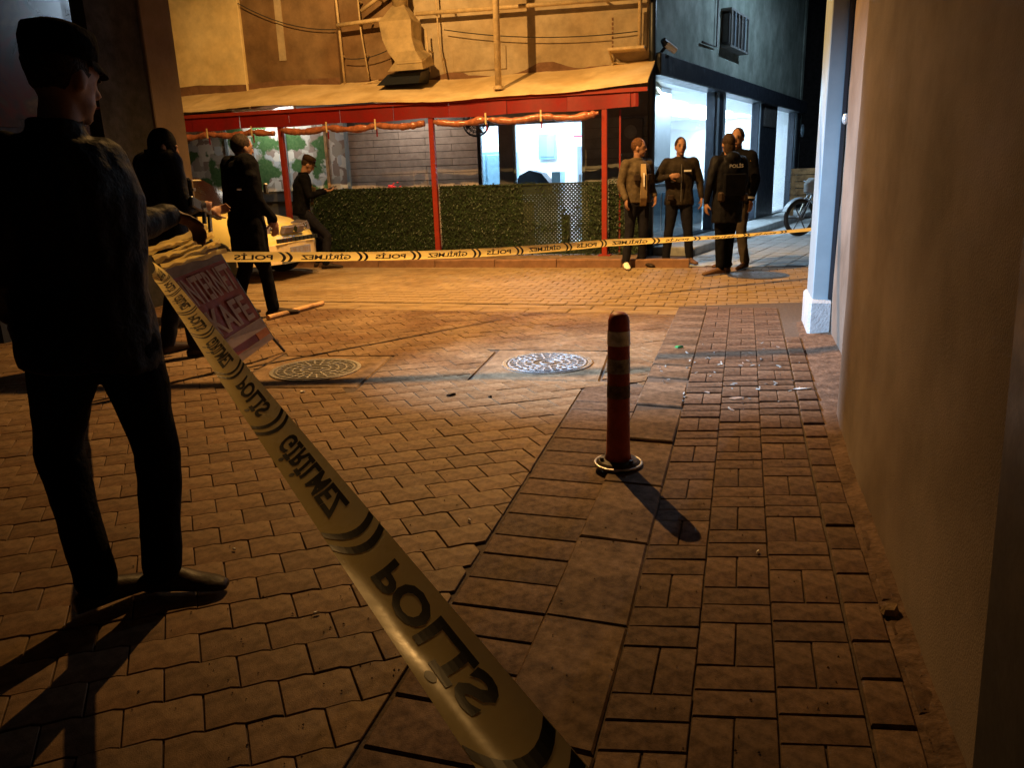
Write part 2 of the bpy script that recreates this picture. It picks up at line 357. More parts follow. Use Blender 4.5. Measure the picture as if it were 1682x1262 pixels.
class Pieces:
    """collects paving pieces, places the nearest ones singly (shared mesh) and joins the rest"""
    def __init__(s, name, m, parent, gap=.007, h=.02, limit=300, zf=lambda x, y: 0., jit=.0025, bev=.004):
        s.__dict__.update(name=name, m=m, parent=parent, gap=gap, h=h, limit=limit, zf=zf, items=[], jit=jit, shared={}, bev=bev)
    def add(s, poly, key=None, org=None):
        if s.zf is zsw and any((q[0]-L2P.x)*l2n[0]+(q[1]-L2P.y)*l2n[1] > 0 for q in poly): poly = clip(poly, (L2P.x, L2P.y), l2n)
        if len(poly) >= 3 and area(poly) > .0022: s.items.append((poly, key, org))
    def finish(s):
        def cen(p): return (sum(q[0] for q in p)/len(p), sum(q[1] for q in p)/len(p))
        def dist(it):
            c = cen(it[0]); d = V((c[0], c[1], 0))-V((0, 0, CZ)); z = d.dot(cf)
            vis = z > .2 and abs(d.dot(cr)/z) < .70 and abs(d.dot(cu)/z) < .54
            return d.length + (0 if vis else 100)
        s.items.sort(key=dist); rest = MB(); rnd = []
        for i, (poly, key, org) in enumerate(s.items):
            c = org or cen(poly); z = s.zf(*cen(poly)) + random.uniform(-s.jit, s.jit)
            if i < s.limit:
                if key is None or key not in s.shared:
                    me = slabmesh([(x-c[0], y-c[1]) for x, y in poly], s.gap, s.h, s.bev).mesh(s.name); me.materials.append(s.m)
                    if key is not None: s.shared[key] = me
                else: me = s.shared[key]
                o = bpy.data.objects.new(s.name, me); COL.objects.link(o); o.parent = s.parent
                o.location = (c[0], c[1], z); o.rotation_euler = (R(random.uniform(-.5, .5)), R(random.uniform(-.5, .5)), R(random.uniform(-.9, .9)))
            else:
                mb = slabmesh([(x-c[0], y-c[1]) for x, y in poly], s.gap, s.h, s.bev); r_ = random.random()
                tx, ty = random.uniform(-.008, .008), random.uniform(-.008, .008)
                rest.add([(x+c[0], y+c[1], zz+z+x*tx+y*ty) for x, y, zz in mb.v], mb.f); rnd += [r_]*len(mb.f)
        if rest.v:
            me = bpy.data.meshes.new(s.name+'s'); me.from_pydata(rest.v, [], rest.f); me.update()
            at_ = me.attributes.new('rnd', 'FLOAT', 'FACE'); at_.data.foreach_set('value', rnd)
            tag(link(s.name+'_rows', me, s.m, s.parent), kind='stuff')

# ================================================================== SETTING
def struct(mb, name, m, **k): return tag(mb.build(name, m, **k), kind='structure')
g = MB(); g.add([(-60, -20, -.06), (60, -20, -.06), (60, 80, -.06), (-60, 80, -.06)], [(0, 1, 2, 3)]); struct(g, 'ground', M['ground'])
street = struct(MB().add([(-14, -3, -.009), (12, -3, -.009), (12, 13.5, -.009), (-14, 18, -.009)], [(0, 1, 2, 3)]), 'street', M['joint'])

def Ax(y): return .47+.27*(y-4.8)        # street / gutter strip line
def Bx(y): return .88+.30*(y-4.8)        # kerb line
def Sx(y): return Bx(y)+.275             # inner edge of kerb slabs
def Wx(y): return 1.73+.30*(y-3.94)      # right wall base
def smooth(x): x = max(0, min(1, x)); return x*x*(3-2*x)
def zsw(x, y): return .02+.06*smooth((y-3.2)/2.0)
# far boundary of the interlocked field: band parallel to the facade
L2P, L1P = P(0, -4.48), P(0, -4.02)
l2n = (D.x, D.y)
# manhole aprons
def square(cx, cy, s_, a): return [(cx+s_*(math.cos(a)*u-math.sin(a)*v_), cy+s_*(math.sin(a)*u+math.cos(a)*v_)) for u, v_ in ((-1, -1), (1, -1), (1, 1), (-1, 1))]
aprons = [square(-1.43, 5.45, .47, R(-7)), square(.24, 5.42, .45, R(-12))]
def inside(p, q):
    s0 = None
    for i in range(4):
        a, b = q[i], q[(i+1) % 4]; c = (b[0]-a[0])*(p[1]-a[1])-(b[1]-a[1])*(p[0]-a[0])
        if c < 0: return False
    return True
pav = Pieces('paver', M['paver'], street, .0045, .014, 300, bev=.0018)
e1 = V((.967, .254)); e2 = V((-.254, .967)); LW, LH = .196, .157
am, ln = .0045, .022
def rowcurve(u):   # saw-toothed boundary, period LW/2
    k = (u/(LW/2)) % 1.0
    return -am + 2*am*(k/.72) if k < .72 else am - 2*am*((k-.72)/.28)
for j in range(-12, 60):
    for i in range(-52, 40):
        u0 = i*LW + (LW/2 if j % 2 else 0); v0 = j*LH
        # bottom curve and top curve sampled at the break points
        us = [0, .72*LW/2, LW/2, LW/2+.72*LW/2, LW]
        lean = -ln*1.0
        sh = lean*j
        bot = [(u0+sh+u, v0+rowcurve(u)) for u in us]; top = [(u0+sh+lean+u, v0+LH+rowcurve(u)) for u in us][::-1]
        pl = [( (e1*a+e2*b).x, (e1*a+e2*b).y+3.0) for a, b in bot+top]
        cx = sum(p[0] for p in pl)/10; cy = sum(p[1] for p in pl)/10
        if cy < .9 or cx < -.72*cy-1.6 or cx > 3.6: continue
        if (cx-L2P.x)*l2n[0]+(cy-L2P.y)*l2n[1] > .15: continue
        xb = Ax if cy < 4.75 else Bx
        if cx > xb(cy)+.25: continue
        key = 'whole'; org = (cx, cy)
        nrm = V((1, -.27 if xb is Ax else -.3)).normalized(); pp = (xb(cy)-.006, cy)
        if any((q[0]-pp[0])*nrm.x+(q[1]-pp[1])*nrm.y > 0 for q in pl): pl = clip(pl, pp, nrm); key = None; org = None
        if any((q[0]-L2P.x)*l2n[0]+(q[1]-L2P.y)*l2n[1] > 0 for q in pl): pl = clip(pl, (L2P.x, L2P.y), l2n); key = None; org = None
        # cut against aprons: clip to the side the centre is on
        for q in aprons:
            if any(inside(v_, q) for v_ in pl) or inside((cx, cy), q):
                best = None
                for a in range(4):
                    A_, B_ = V(q[a]), V(q[(a+1) % 4]); nn = V((B_.y-A_.y, -(B_.x-A_.x))).normalized()
                    dd = (V((cx, cy))-A_).dot(nn)
                    if best is None or dd > best[0]: best = (dd, A_, nn)
                pl = clip(pl, (best[1].x, best[1].y), (-best[2].x, -best[2].y)); key = None; org = None
                if len(pl) < 3: break
        pav.add(pl, key, org)
pav.finish()
for q in aprons:
    mb = slabmesh(q, .03, .02, .01); tag(mb.build('manhole_apron', M['concrete'], street, world=False))
# gutter strip of rectangular blocks beside the kerb
gut = struct(MB().add([(Ax(0), 0, -.007), (Bx(0), 0, -.007), (Bx(4.8), 4.8, -.007), (Ax(4.8), 4.8, -.007)], [(0, 1, 2, 3)]), 'gutter', M['joint'])
gp = Pieces('gutter_block', M['brick'], gut, .007, .018, 300, jit=.002)
y = .9; dk = -.30
while y < 4.72:
    h = random.choice((.17, .19, .15)); xa0, xb0 = Ax(y), Bx(y)
    gp.add([(Ax(y)+.004, y), (Bx(y)-.004, y+dk*(Bx(y)-Ax(y))), (Bx(y+h)-.004, y+h+dk*(Bx(y+h)-Ax(y+h))), (Ax(y+h)+.004, y+h)]); y += h
gp.finish()
# sidewalk: sheet, kerb slabs, basket weave bricks, edge row
def strip(fx0, fx1, ys, dz): 
    mb = MB(); n = len(ys)
    mb.add([(fx0(y), y, zsw(0, y)+dz) for y in ys]+[(fx1(y), y, zsw(0, y)+dz) for y in ys], [(i, i+n, i+n+1, i+1) for i in range(n-1)]); return mb
ys = [-.5+.25*i for i in range(32)]
sw = struct(strip(lambda y: Bx(y)+.01, lambda y: Wx(y)+.5, ys, -.008), 'sidewalk', M['joint'])
kf = MB(); n = len(ys); kf.add([(Bx(y)+.004, y, -.05) for y in ys]+[(Bx(y)+.004, y, zsw(0, y)-.006) for y in ys], [(i, i+1, i+n+1, i+n) for i in range(n-1)]); kf.build('kerb_face', M['slab'], sw)
sp = Pieces('kerb_slab', M['slab'], sw, .007, .03, 300, zsw, .002, .006)
y = .55; j = 0
while y < 7.3:
    h = .52 if y < 4.4 else .30; k = -.33
    w0 = Sx(y)-Bx(y)
    sp.add([(Bx(y), y), (Sx(y+k*w0), y+k*w0), (Sx(y+h+k*w0), y+h+k*w0), (Bx(y+h), y+h)]); y += h
sp.finish()
bp_ = Pieces('brick', M['brick'], sw, .005, .022, 300, zsw, .0012, .0022)
q = .212   # module
def frame_pt(u, v_):   # u across from the slab edge, v along the kerb
    y = v_*.958; x = Sx(y)+u*.985; return (x+0, y - .10*u)
def quad(u0, u1, v0, v1): return [frame_pt(u0, v0), frame_pt(u1, v0), frame_pt(u1, v1), frame_pt(u0, v1)]
for i in range(3):
    off = (.10, .02, .145)[i]
    for j in range(0, 39):
        u0 = i*q; v0 = off+j*q
        if v0 > 7.9: continue
        if (i+j) % 2:
            bp_.add(quad(u0, u0+q, v0, v0+q/2)); bp_.add(quad(u0, u0+q, v0+q/2, v0+q))
        else:
            bp_.add(quad(u0, u0+q/2, v0, v0+q)); bp_.add(quad(u0+q/2, u0+q, v0, v0+q))
bp_.finish()
ep = Pieces('edge_brick', M['brick'], sw, .008, .022, 300, zsw, .004, .004)
v0 = .3
while v0 < 5.9:
    h = random.uniform(.17, .23); ep.add(quad(3*q+.004, 3*q+.118, v0, v0+h)); v0 += h
v0 = .3
while v0 < 2.75:
    h = random.uniform(.13, .2)
    if Wx(v0)-.02 > frame_pt(3*q+.21, v0)[0]-.1: ep.add(quad(3*q+.125, 3*q+.20, v0, v0+h))
    v0 += h
ep.finish()
# mortar fillet against the wall
fl = MB()
ys2 = [.3+.06*i for i in range(101)]
ra = []; rb = []
for y in ys2:
    ra.append((frame_pt(3*q+.118, y/.958)[0]+random.uniform(-.004, .004), y, zsw(0, y)-.010)); rb.append((Wx(y)+(.02 if y < 3.95 else .19), y, zsw(0, y)+.012+random.uniform(-.006, .006)))
fl.add(ra+rb, [(i, i+len(ra), i+len(ra)+1, i+1) for i in range(len(ra)-1)]); tag(fl.build('mortar_fillet', M['mortar'], sw, smooth=True))

# band of long slabs between the interlocked field and the far street
bp2 = Pieces('band_slab', M['farpave'], street, .009, .02, 300)
def fq(s0, s1, t0, t1): return [tuple(P(a, b).xy) for a, b in ((s0, t0), (s1, t0), (s1, t1), (s0, t1))]
s0 = -7.5
while s0 < 4.2:
    h = random.uniform(.42, .5); bp2.add(fq(s0, s0+h, -4.48, -4.28)); bp2.add(fq(s0+.2, s0+.2+h, -4.28, -4.05)); s0 += h
bp2.finish()
fp = Pieces('street_paver', M['farpave'], street, .007, .02, 300, jit=.0015, bev=.003)
for j in range(18):
    for i in range(-60, 40):
        s0 = i*.205+(.1 if j % 2 else 0); t0 = -4.0+j*.182
        p0 = P(s0, t0)
        if p0.x < -.62*p0.y or p0.x > 4.9: continue
        fp.add(fq(s0, s0+.205, t0, t0+.182))
fp.finish()
# side street along the shop front
side = struct(MB().add([tuple(P(-.2, -.72, -.012)), tuple(P(9, -.72, -.012)), (22, 36, -.012), (9, 32, -.012), tuple(S(3, .9, -.012)), tuple(S(0, .9, -.012))], [(0, 1, 2, 3, 4, 5)]), 'side_street', M['joint'])
ss = Pieces('street_paver', M['streetgrey'], side, .008, .02, 300, jit=.003, bev=.004)
for j in range(0, 26):
    for i in range(0, 70):
        a = .75+j*.26; d0 = -2.6+i*.26+(.13 if j % 2 else 0)
        c = S(d0, a)
        if (c-P(0, -.72)).dot(D) < 0.02 or c.x > 11 or c.y > 27: continue
        ss.add([tuple(S(x, o_).xy) for x, o_ in ((d0, a), (d0+.26, a), (d0+.26, a+.26), (d0, a+.26))])
ss.finish()
# terrace with low kerb in front of the restaurant
ter = struct(MB().fbox(-8.2, .52, -.62, .84, -.05, .10), 'terrace', M['concrete'])
kb = Pieces('kerb_stone', M['basebrown'], ter, .01, .15, 300, lambda x, y: .115, .002, .012)
s0 = -8.2
while s0 < .5: kb.add(fq(s0, s0+.95, -.78, -.62)); s0 += .95
kb.finish()
# pavement in front of the shop
sk = struct(MB().sbox(.15, 14, .02, .72, -.05, .13), 'shop_pavement', M['streetgrey'], bevel=.015)
# sky is the world; dark end of the alley
alley = thing('alley_house', 'unlit dark house closing the end of the side street', 'building', (9.5, 27, 0))
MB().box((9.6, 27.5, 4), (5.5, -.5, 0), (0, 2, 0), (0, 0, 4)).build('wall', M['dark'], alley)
for k in range(3): MB().box((7.6+k*1.4, 25.55, 3.2), (.4, 0, 0), (0, .04, 0), (0, 0, .55)).build('window', M['glossdark'], alley)
c0 = at(1325, 326, 19.5)
cr_ = thing('timber_boards', 'pale brown timber boards stacked at the end of the side street', 'boards', (c0.x, 19.5, 0))
for k in range(5): MB().box((c0.x, 19.5, .55+k*.16), (.42, 0, 0), (0, .03, 0), (0, 0, .07)).build('plank', M['wood'], cr_)
for k in (-1, 1): MB().box((c0.x+k*.33, 19.58, .62), (.04, 0, 0), (0, .03, 0), (0, 0, .62)).build('post', M['wood'], cr_)
#@@ PART 2
# ================================================================== RESTAURANT
rest = thing('restaurant_building', 'orange lit plastered restaurant building behind the red awning, with board cladding and bright window', 'building', tuple(P(-3.7, .85)))
SA, SB = -2.27, -.47
wm = MB()
wm.fbox(-9, SA, .85, 1.05, 0, 2.6); wm.fbox(SB, .56, .85, 1.05, 0, 2.6); wm.fbox(SA, SB, .85, 1.05, 2.12, 2.6); wm.fbox(SA, -1.32, .85, 1.05, 0, .9)
wm.build('lower_wall', M['framegrey'], rest)
# upper wall: coursed volumes with their own depth
MB().fbox(-3.55, .56, .85, 4, 2.6, 6.5).build('upper_wall', M['ochre'], rest)
MB().fbox(-4.64, -3.55, .90, 4, 2.6, 6.5).build('upper_wall', M['brown'], rest)
MB().fbox(-6.42, -4.64, .78, 4, 2.6, 6.5).build('upper_wall', M['brown'], rest, bevel=.01)
MB().fbox(-9, -6.42, .72, 4, 2.6, 6.5).build('upper_wall', M['yellow'], rest, bevel=.01)
MB().fbox(-5.75, -5.62, .765, .79, 3.35, 6.5).build('render_patch', M['ochre'], rest)
# dark damp band at the foot of the wall with an uneven top edge
def wavy(s0, s1, t, zb, zt, name, mt, amp=.05):
    mb = MB(); n = int((s1-s0)/.12)+1; a = []; b = []
    for i in range(n+1):
        s_ = s0+(s1-s0)*i/n; a.append(P(s_, t, zb)); b.append(P(s_, t, zt+amp*(noise.noise(V((s_*1.4, 3.1, t)))*1.6+.4*noise.noise(V((s_*7, 1, 0))))))
    k = len(a); mb.add(a+b, [(i, i+1, i+k+1, i+k) for i in range(k-1)])
    mb.add([P(s0, t+.02, zt), P(s1, t+.02, zt)], []); return mb.build(name, mt, rest)
wavy(-9, -6.425, .714, 2.6, 3.02, 'damp_band', M['basebrown'], .03)
wavy(-6.42, -4.645, .774, 2.6, 3.03, 'damp_band', M['basebrown'], .02)
wavy(-4.635, -3.55, .894, 2.6, 2.95, 'damp_band', M['basebrown'], .03)
wavy(-3.54, .555, .844, 2.6, 2.93, 'damp_band', M['basebrown'], .11)
# raised rectangular patch and a plate at the right end
MB().fbox(-2.62, -1.72, .825, .86, 2.97, 3.32).build('filled_opening', M['ochre'], rest, bevel=.012)
MB().fbox(-.02, .50, .80, .86, 3.13, 3.62).build('render_patch', M['ochre'], rest, bevel=.01)
for k in range(7): MB().box(P(-.02, .80, 3.17+k*.065), E*.012, D*.006, UP*.02).build('crack', M['basebrown'], rest)
# cladding boards
bs_ = MB().fbox(-.475, .475, -.012, .012, -.054, .054)
def board(s0, s1, z0, t=.832):
    mb = MB().fbox(s0+.004, s1-.004, t, t+.026, z0+.006, z0+.112)
    return mb.build('cladding_board', M['clad'], rest)
for r_ in range(18):
    z0 = .14+r_*.115; s = -4.62-(.47 if r_ % 2 else 0)
    while s < SA-.02:
        e_ = min(s+.95, SA); ss0 = max(s, -4.62)
        if e_-ss0 > .05: board(ss0, e_, z0, .832+random.uniform(-.004, .004))
        s += .95
M['cladgrey'] = per_object(mat('cladding_grey', (.17, .18, .18), .7, n=.12, ns=7, bump=.3), .1)
for r_ in range(13):
    MB().fbox(SB+.004, .55, .832, .858, .14+r_*.155+.006, .14+(r_+1)*.155-.004).build('cladding_board', M['cladgrey'], rest)
MB().fbox(SA, SB, .832, .858, 2.14, 2.3).build('lintel_board', M['cladgrey'], rest)
# window with post, glazing bars and open doorway
wf = MB().fbox(SA, SA+.05, .87, .95, .9, 2.12).build('window_frame', M['darkmetal'], rest)
MB().fbox(-1.90, -1.66, .83, .97, .1, 2.12).build('post', M['framegrey'], wf)
MB().fbox(-1.655, -1.62, .86, .93, .9, 2.12).build('jamb', M['metalpanel'], wf)
MB().fbox(SA+.05, -1.9, .90, .906, .93, 2.1).build('pane', GL, wf)
MB().fbox(-1.66, -1.1, .90, .906, .93, 1.95).build('pane', GL, wf)
MB().fbox(SB-.05, SB, .86, .95, .1, 2.12).build('door_jamb', M['metalpanel'], rest)
# interior
room = MB()
room.fbox(-4.0, -.1, 2.9, 2.98, .0, 2.6); room.fbox(-4.1, -4.0, 1.05, 2.9, 0, 2.6); room.fbox(-.1, -.04, 1.05, 2.9, 0, 2.6)
room.fbox(-4.0, -.1, 1.05, 2.9, 2.58, 2.64); room.fbox(-4.0, -.1, 1.05, 2.9, .04, .1)
room.build('interior_room', M['interior'], rest)
for k in range(3): MB().fbox(-3.4+k*1.2, -2.7+k*1.2, 1.5, 2.6, 2.52, 2.56).build('ceiling_light', M['panel'], rest)
kc = thing('kitchen_cabinet', 'blue grey steel kitchen cabinet seen through the left pane of the restaurant window', 'cabinet', tuple(P(-2.5, 2.4, .1)))
MB().fbox(-3.0, -2.1, 2.2, 2.8, .1, 1.75).build('body', M['cyan'], kc); MB().fbox(-2.95, -2.57, 2.17, 2.2, .2, 1.7).build('door', M['cyan'], kc, bevel=.01); MB().fbox(-2.53, -2.15, 2.17, 2.2, .2, 1.7).build('door', M['cyan'], kc, bevel=.01)
co = thing('oven', 'dark rounded oven on a steel counter beside the restaurant window post', 'oven', tuple(P(-1.5, 1.7, .1)))
MB().fbox(-1.95, -1.05, 1.35, 1.95, .1, 1.0).build('counter', M['metalpanel'], co)
ov = MB(); ov.loft([[P(-1.80+.62*u, 1.45, 1.0)+UP*z_ for u, z_ in ((0, 0), (0, .2), (.12, .32), (.4, .40), (.75, .34), (1, .16), (1, 0))], [P(-1.80+.62*u, 1.85, 1.0)+UP*z_ for u, z_ in ((0, 0), (0, .2), (.12, .32), (.4, .40), (.75, .34), (1, .16), (1, 0))]]); ov.build('hood', M['darkmetal'], co)
MB().fbox(-1.17, -1.02, 1.5, 1.9, 1.0, 1.36).build('side_case', M['cyan'], co)
mn = thing('menu_board', 'blue grey notice board on the white back wall inside the restaurant', 'board', tuple(P(-2.0, 2.85, 1.6)))
MB().fbox(-1.72, -1.38, 2.83, 2.88, 1.6, 2.05).build('board_frame', M['cyan'], mn); MB().fbox(-1.69, -1.41, 2.815, 2.83, 1.64, 2.01).build('sheet', M['metalpanel'], mn)
dr = MB().fbox(-.98, -.66, 2.82, 2.88, .1, 1.80).build('inner_door', M['metalpanel'], rest); MB().fbox(-.94, -.91, 2.79, 2.82, 1.1, 1.3).build('handle', M['framegrey'], dr)
sc_ = thing('wall_screen', 'dark blue screen with a red edge high on the inner restaurant wall', 'screen', tuple(P(-.9, 2.6, 2.2)))
MB().fbox(-.98, -.62, 2.5, 2.58, 1.98, 2.3).build('panel', M['cyan'], sc_); MB().fbox(-.98, -.62, 2.48, 2.5, 1.95, 1.98).build('edge', M['pink'], sc_)
for k in range(2): MB().fbox(-.50+k*.06, -.47+k*.06, 2.7, 2.73, .1, 2.1).build('pipe', M['cladgrey'], rest)
lamp('restaurant_ceiling_light', 'AREA', P(-1.8, 1.95, 2.5), COOL, 110, P(-1.8, 1.95, 0), (2.8, 1.2))
# printed glass panels left of the cladding
mu = MB().fbox(-9, -4.62, .815, .83, 1.0, 1.18).build('sill', M['framegrey'], rest)
for i, (a, b, gr_) in enumerate(((-9.0, -7.05, .16), (-7.0, -5.85, .10), (-5.80, -5.05, .16), (-5.0, -4.66, .0))):
    pm = mural_mat('mural_print', 3.3*i+1, gr_)
    f_ = MB().fbox(a, b, .80, .815, 1.18, 2.5).build('mural_panel', pm, rest)
    MB().fbox(b-.0, b+.05, .77, .83, 1.0, 2.5).build('frame', M['wood'] if i == 2 else M['metalpanel'], f_)
lamp('terrace_fill', 'AREA', P(-5.9, .35, 2.5), (1, .93, .8), 16, P(-5.7, .8, 1.6), (1.2, .2))  # added lamp, no known source, brightening the printed panels
lamp('terrace_fill', 'AREA', P(-3.2, .30, 2.5), (1, .85, .72), 10, P(-3.2, .85, 1.6), (1.2, .2))  # second added lamp, brightening the cladding
lt = thing('terrace_fill_tube', 'slim white tube added under the awning to go with the fill on the printed panels', 'lamp', tuple(P(-5.9, .36, 2.54)))
MB().fbox(-6.5, -5.3, .30, .40, 2.525, 2.56).build('housing', M['white'], lt)
lt = thing('terrace_fill_tube', 'slim white tube added under the awning to go with the fill on the cladding', 'lamp', tuple(P(-3.2, .31, 2.54)))
MB().fbox(-3.8, -2.6, .25, .35, 2.525, 2.56).build('housing', M['white'], lt)

# ------------------------------------------------ awning
aw = thing('awning', 'long awning with pale sheet roof, red fascia cloth and red posts', 'awning', tuple(P(-3.3, -.1, .1)))
rf = MB(); n = 90; top = []
def zf_(s): return 2.52+.045*math.sin(s*.8)+.012*math.sin(s*3.1)
for t_, dz in ((-.20, 0.), (.3, .19), (.845, .40)):
    top.append([P(-7.9+8.53*i/n, t_, zf_(-7.9+8.53*i/n)+dz+(.006 if i % 9 == 0 else 0)) for i in range(n+1)])
vs = [v for r_ in top for v in r_]; k = n+1; fs = [(j*k+i, j*k+i+1, (j+1)*k+i+1, (j+1)*k+i) for j in range(2) for i in range(n)]
vs2 = [v-UP*.03 for v in vs]; rf.add(vs+vs2, fs+[tuple(a+len(vs) for a in f)[::-1] for f in fs]+[(i, i+len(vs), i+1+len(vs), i+1) for i in range(n)])
rf.build('roof_sheet', M['roof'], aw)
MB().fbox(-7.9, .62, -.16, -.13, 2.42, 2.475).build('gutter_rail', M['redpost'], aw)
sm_ = [-7.9]
while sm_[-1] < .5: sm_.append(min(.5, sm_[-1]+.92))
for a, b in zip(sm_, sm_[1:]):
    mb = MB(); nn = 8; A_ = []; B_ = []
    for i in range(nn+1):
        s_ = a+(b-a-.006)*i/nn; wv = .012*math.sin(i/nn*math.pi*2+a*3)
        A_.append(P(s_, -.135+wv, 2.21+.01*math.sin(s_*4))); B_.append(P(s_, -.135, 2.47))
    mb.add(A_+B_, [(i, i+1, i+nn+2, i+nn+1) for i in range(nn)]); mb.build('fascia_cloth', M['redcloth'], aw, smooth=True)
POSTS = [0.0, -2.70, -5.35]
for s_ in POSTS:
    MB().fbox(s_-.04, s_+.04, -.12, -.04, .10, 2.45).build('post', M['redpost'], aw, bevel=.006)
    MB().fbox(s_-.09, s_+.09, -.16, .0, .10, .115).build('post_foot', M['redpost'], aw)
    MB().fbox(s_-.035, s_+.035, -.08, .8, 2.40, 2.45).build('rafter', M['redpost'], aw)
MB().fbox(.20, .225, .0, .025, .1, 2.2).build('thin_post', M['redcloth'], aw)
rp = []
for a, b in ((-7.5, -5.42), (-5.28, -2.78), (-2.62, -.07)):
    pts = []; rr = []; n = 110
    for i in range(n+1):
        s_ = a+(b-a)*i/n; u = i/n
        ph = (s_-a)/.85; sag = -.045*abs(math.sin(ph*math.pi))
        pts.append(P(s_, -.175+.012*noise.noise(V((s_*5, 0, 0))), 2.155+sag+.01*noise.noise(V((s_*6, 2, 0)))))
        rr.append(.050*(1+.5*noise.noise(V((s_*5, 5, 0)))+.3*noise.noise(V((s_*17, 5, 2))))*(1 if abs(math.sin(ph*math.pi)) > .18 else .72))
    r_ = MB().tube(pts, rr, 12).build('rolled_curtain', M['plastic'], aw, smooth=True)
    s_ = a+.85
    while s_ < b-.1:
        MB().fbox(s_-.012, s_+.012, -.235, -.228, 2.08, 2.24).build('strap', M['roof'], r_)
        MB().fbox(s_-.012, s_+.012, -.19, -.185, 1.98, 2.10).build('strap_end', M['redcloth'], r_)
        s_ += .85
# ------------------------------------------------ artificial hedge screen
hd = thing('hedge_screen', 'green artificial leaf screen on lattice between the red posts', 'hedge', tuple(P(-2.5, 0, .1)))
hl = MB()
def hedge_part(s0, s1, z0, z1):
    step = .058; wdt = .019; t = .012
    k0 = int((s0-(z1-z0))/step)-1; k1 = int(s1/step)+2
    for sg in (1, -1):
        for k in range(k0, k1+int((z1-z0)/step)+2):
            a = k*step
            # line s = a + sg*(z-z0) for sg=1; s = a - (z-z0) for -1
            za, zb = z0, z1
            f = lambda z: a+sg*(z-z0)
            lo, hi = (s0, s1)
            if sg > 0: za = max(z0, z0+(lo-a)); zb = min(z1, z0+(hi-a))
            else: za = max(z0, z0+(a-hi)); zb = min(z1, z0+(a-lo))
            if zb-za < .02: continue
            tt = t if sg > 0 else t+.004
            hl.add([P(f(za)-wdt, tt, za), P(f(za)+wdt, tt, za), P(f(zb)+wdt, tt, zb), P(f(zb)-wdt, tt, zb)], [(0, 1, 2, 3)])
hedge_part(-4.95, -2.75, .12, 1.18); hedge_part(-2.66, -.05, .12, 1.17); hedge_part(.05, .5, .12, 1.16)
for a, b, z0_, z1_ in ((-4.95, -2.75, .12, 1.17), (-2.66, -1.30, .12, 1.17), (-.24, -.05, .12, 1.16), (.05, .5, .12, 1.15), (-1.30, -.24, .12, .22), (-.69, -.55, .12, .72)): MB().fbox(a, b, .022, .03, z0_, z1_).build('backing', M['lattice'], hd)
tag(hl.build('lattice', M['lattice'], hd), kind='stuff')
for a, b in ((-4.97, -2.75), (-2.66, -.05)): MB().fbox(a, b, .0, .03, 1.17, 1.195).build('top_rail', M['lattice'], hd)
lf = MB(); rn = []
rg = random.Random(3)
vsL = []; fsL = []
for k in range(15500):
    s_ = rg.uniform(-4.97, .5); z = rg.uniform(.11, 1.205+.03*noise.noise(V((s_*3, 0, 0)))+.02*noise.noise(V((s_*14, 2, 0))))
    if abs(s_+2.70) < .05 or abs(s_) < .05: continue
    if -1.28 < s_ < -.28:
        gate = abs(s_+.62) < .05 and z < .8
        dens = .16 if (z > .62 or z < .45) else .75
        if z < .2: dens = .5
        if not gate and rg.random() > dens*(1.0 if abs(s_+.78) < .45 else 1.5): continue
    t_ = -.01-abs(rg.gauss(0, .018)); L_ = rg.uniform(.026, .046); wd = L_*rg.uniform(.3, .5)
    a = rg.uniform(0, 6.28); d1 = (E*math.cos(a)+UP*math.sin(a)-D*rg.uniform(-.2, .9)).normalized(); d2 = d1.cross(D+E*rg.uniform(-.5, .5)).normalized()
    c = P(s_, t_, z); k0 = len(vsL)
    vsL += [tuple(c-d1*L_*.5), tuple(c+d2*wd*.5), tuple(c+d1*L_*.5), tuple(c-d2*wd*.5)]; fsL.append((k0, k0+1, k0+2, k0+3)); rn.append(rg.random())
me = bpy.data.meshes.new('leaves'); me.from_pydata(vsL, [], fsL); a_ = me.attributes.new('rnd', 'FLOAT', 'FACE'); a_.data.foreach_set('value', rn)
tag(link('leaves', me, M['leaf'], hd), kind='stuff')
# pink flower above the hedge
pf = thing('flower_pot', 'pink flowers showing just over the hedge in front of the cladding', 'plant', tuple(P(-3.62, .4, .1)))
MB().tube([P(-3.62, .4, .1), P(-3.62, .4, 1.02)], [.10, .13], 12).build('stand', M['framegrey'], pf)
fb = MB()
for k in range(60):
    c = P(-3.62+random.gauss(0, .06), .4+random.gauss(0, .05), 1.17+random.gauss(0, .03)); a = random.uniform(0, 6.28)
    fb.ell(c, (.022, .022, .01), (V((math.cos(a), math.sin(a), .3)).normalized(), V((-math.sin(a), math.cos(a), 0)), UP), 6, 4)
fb.build('petals', M['pink'], pf)
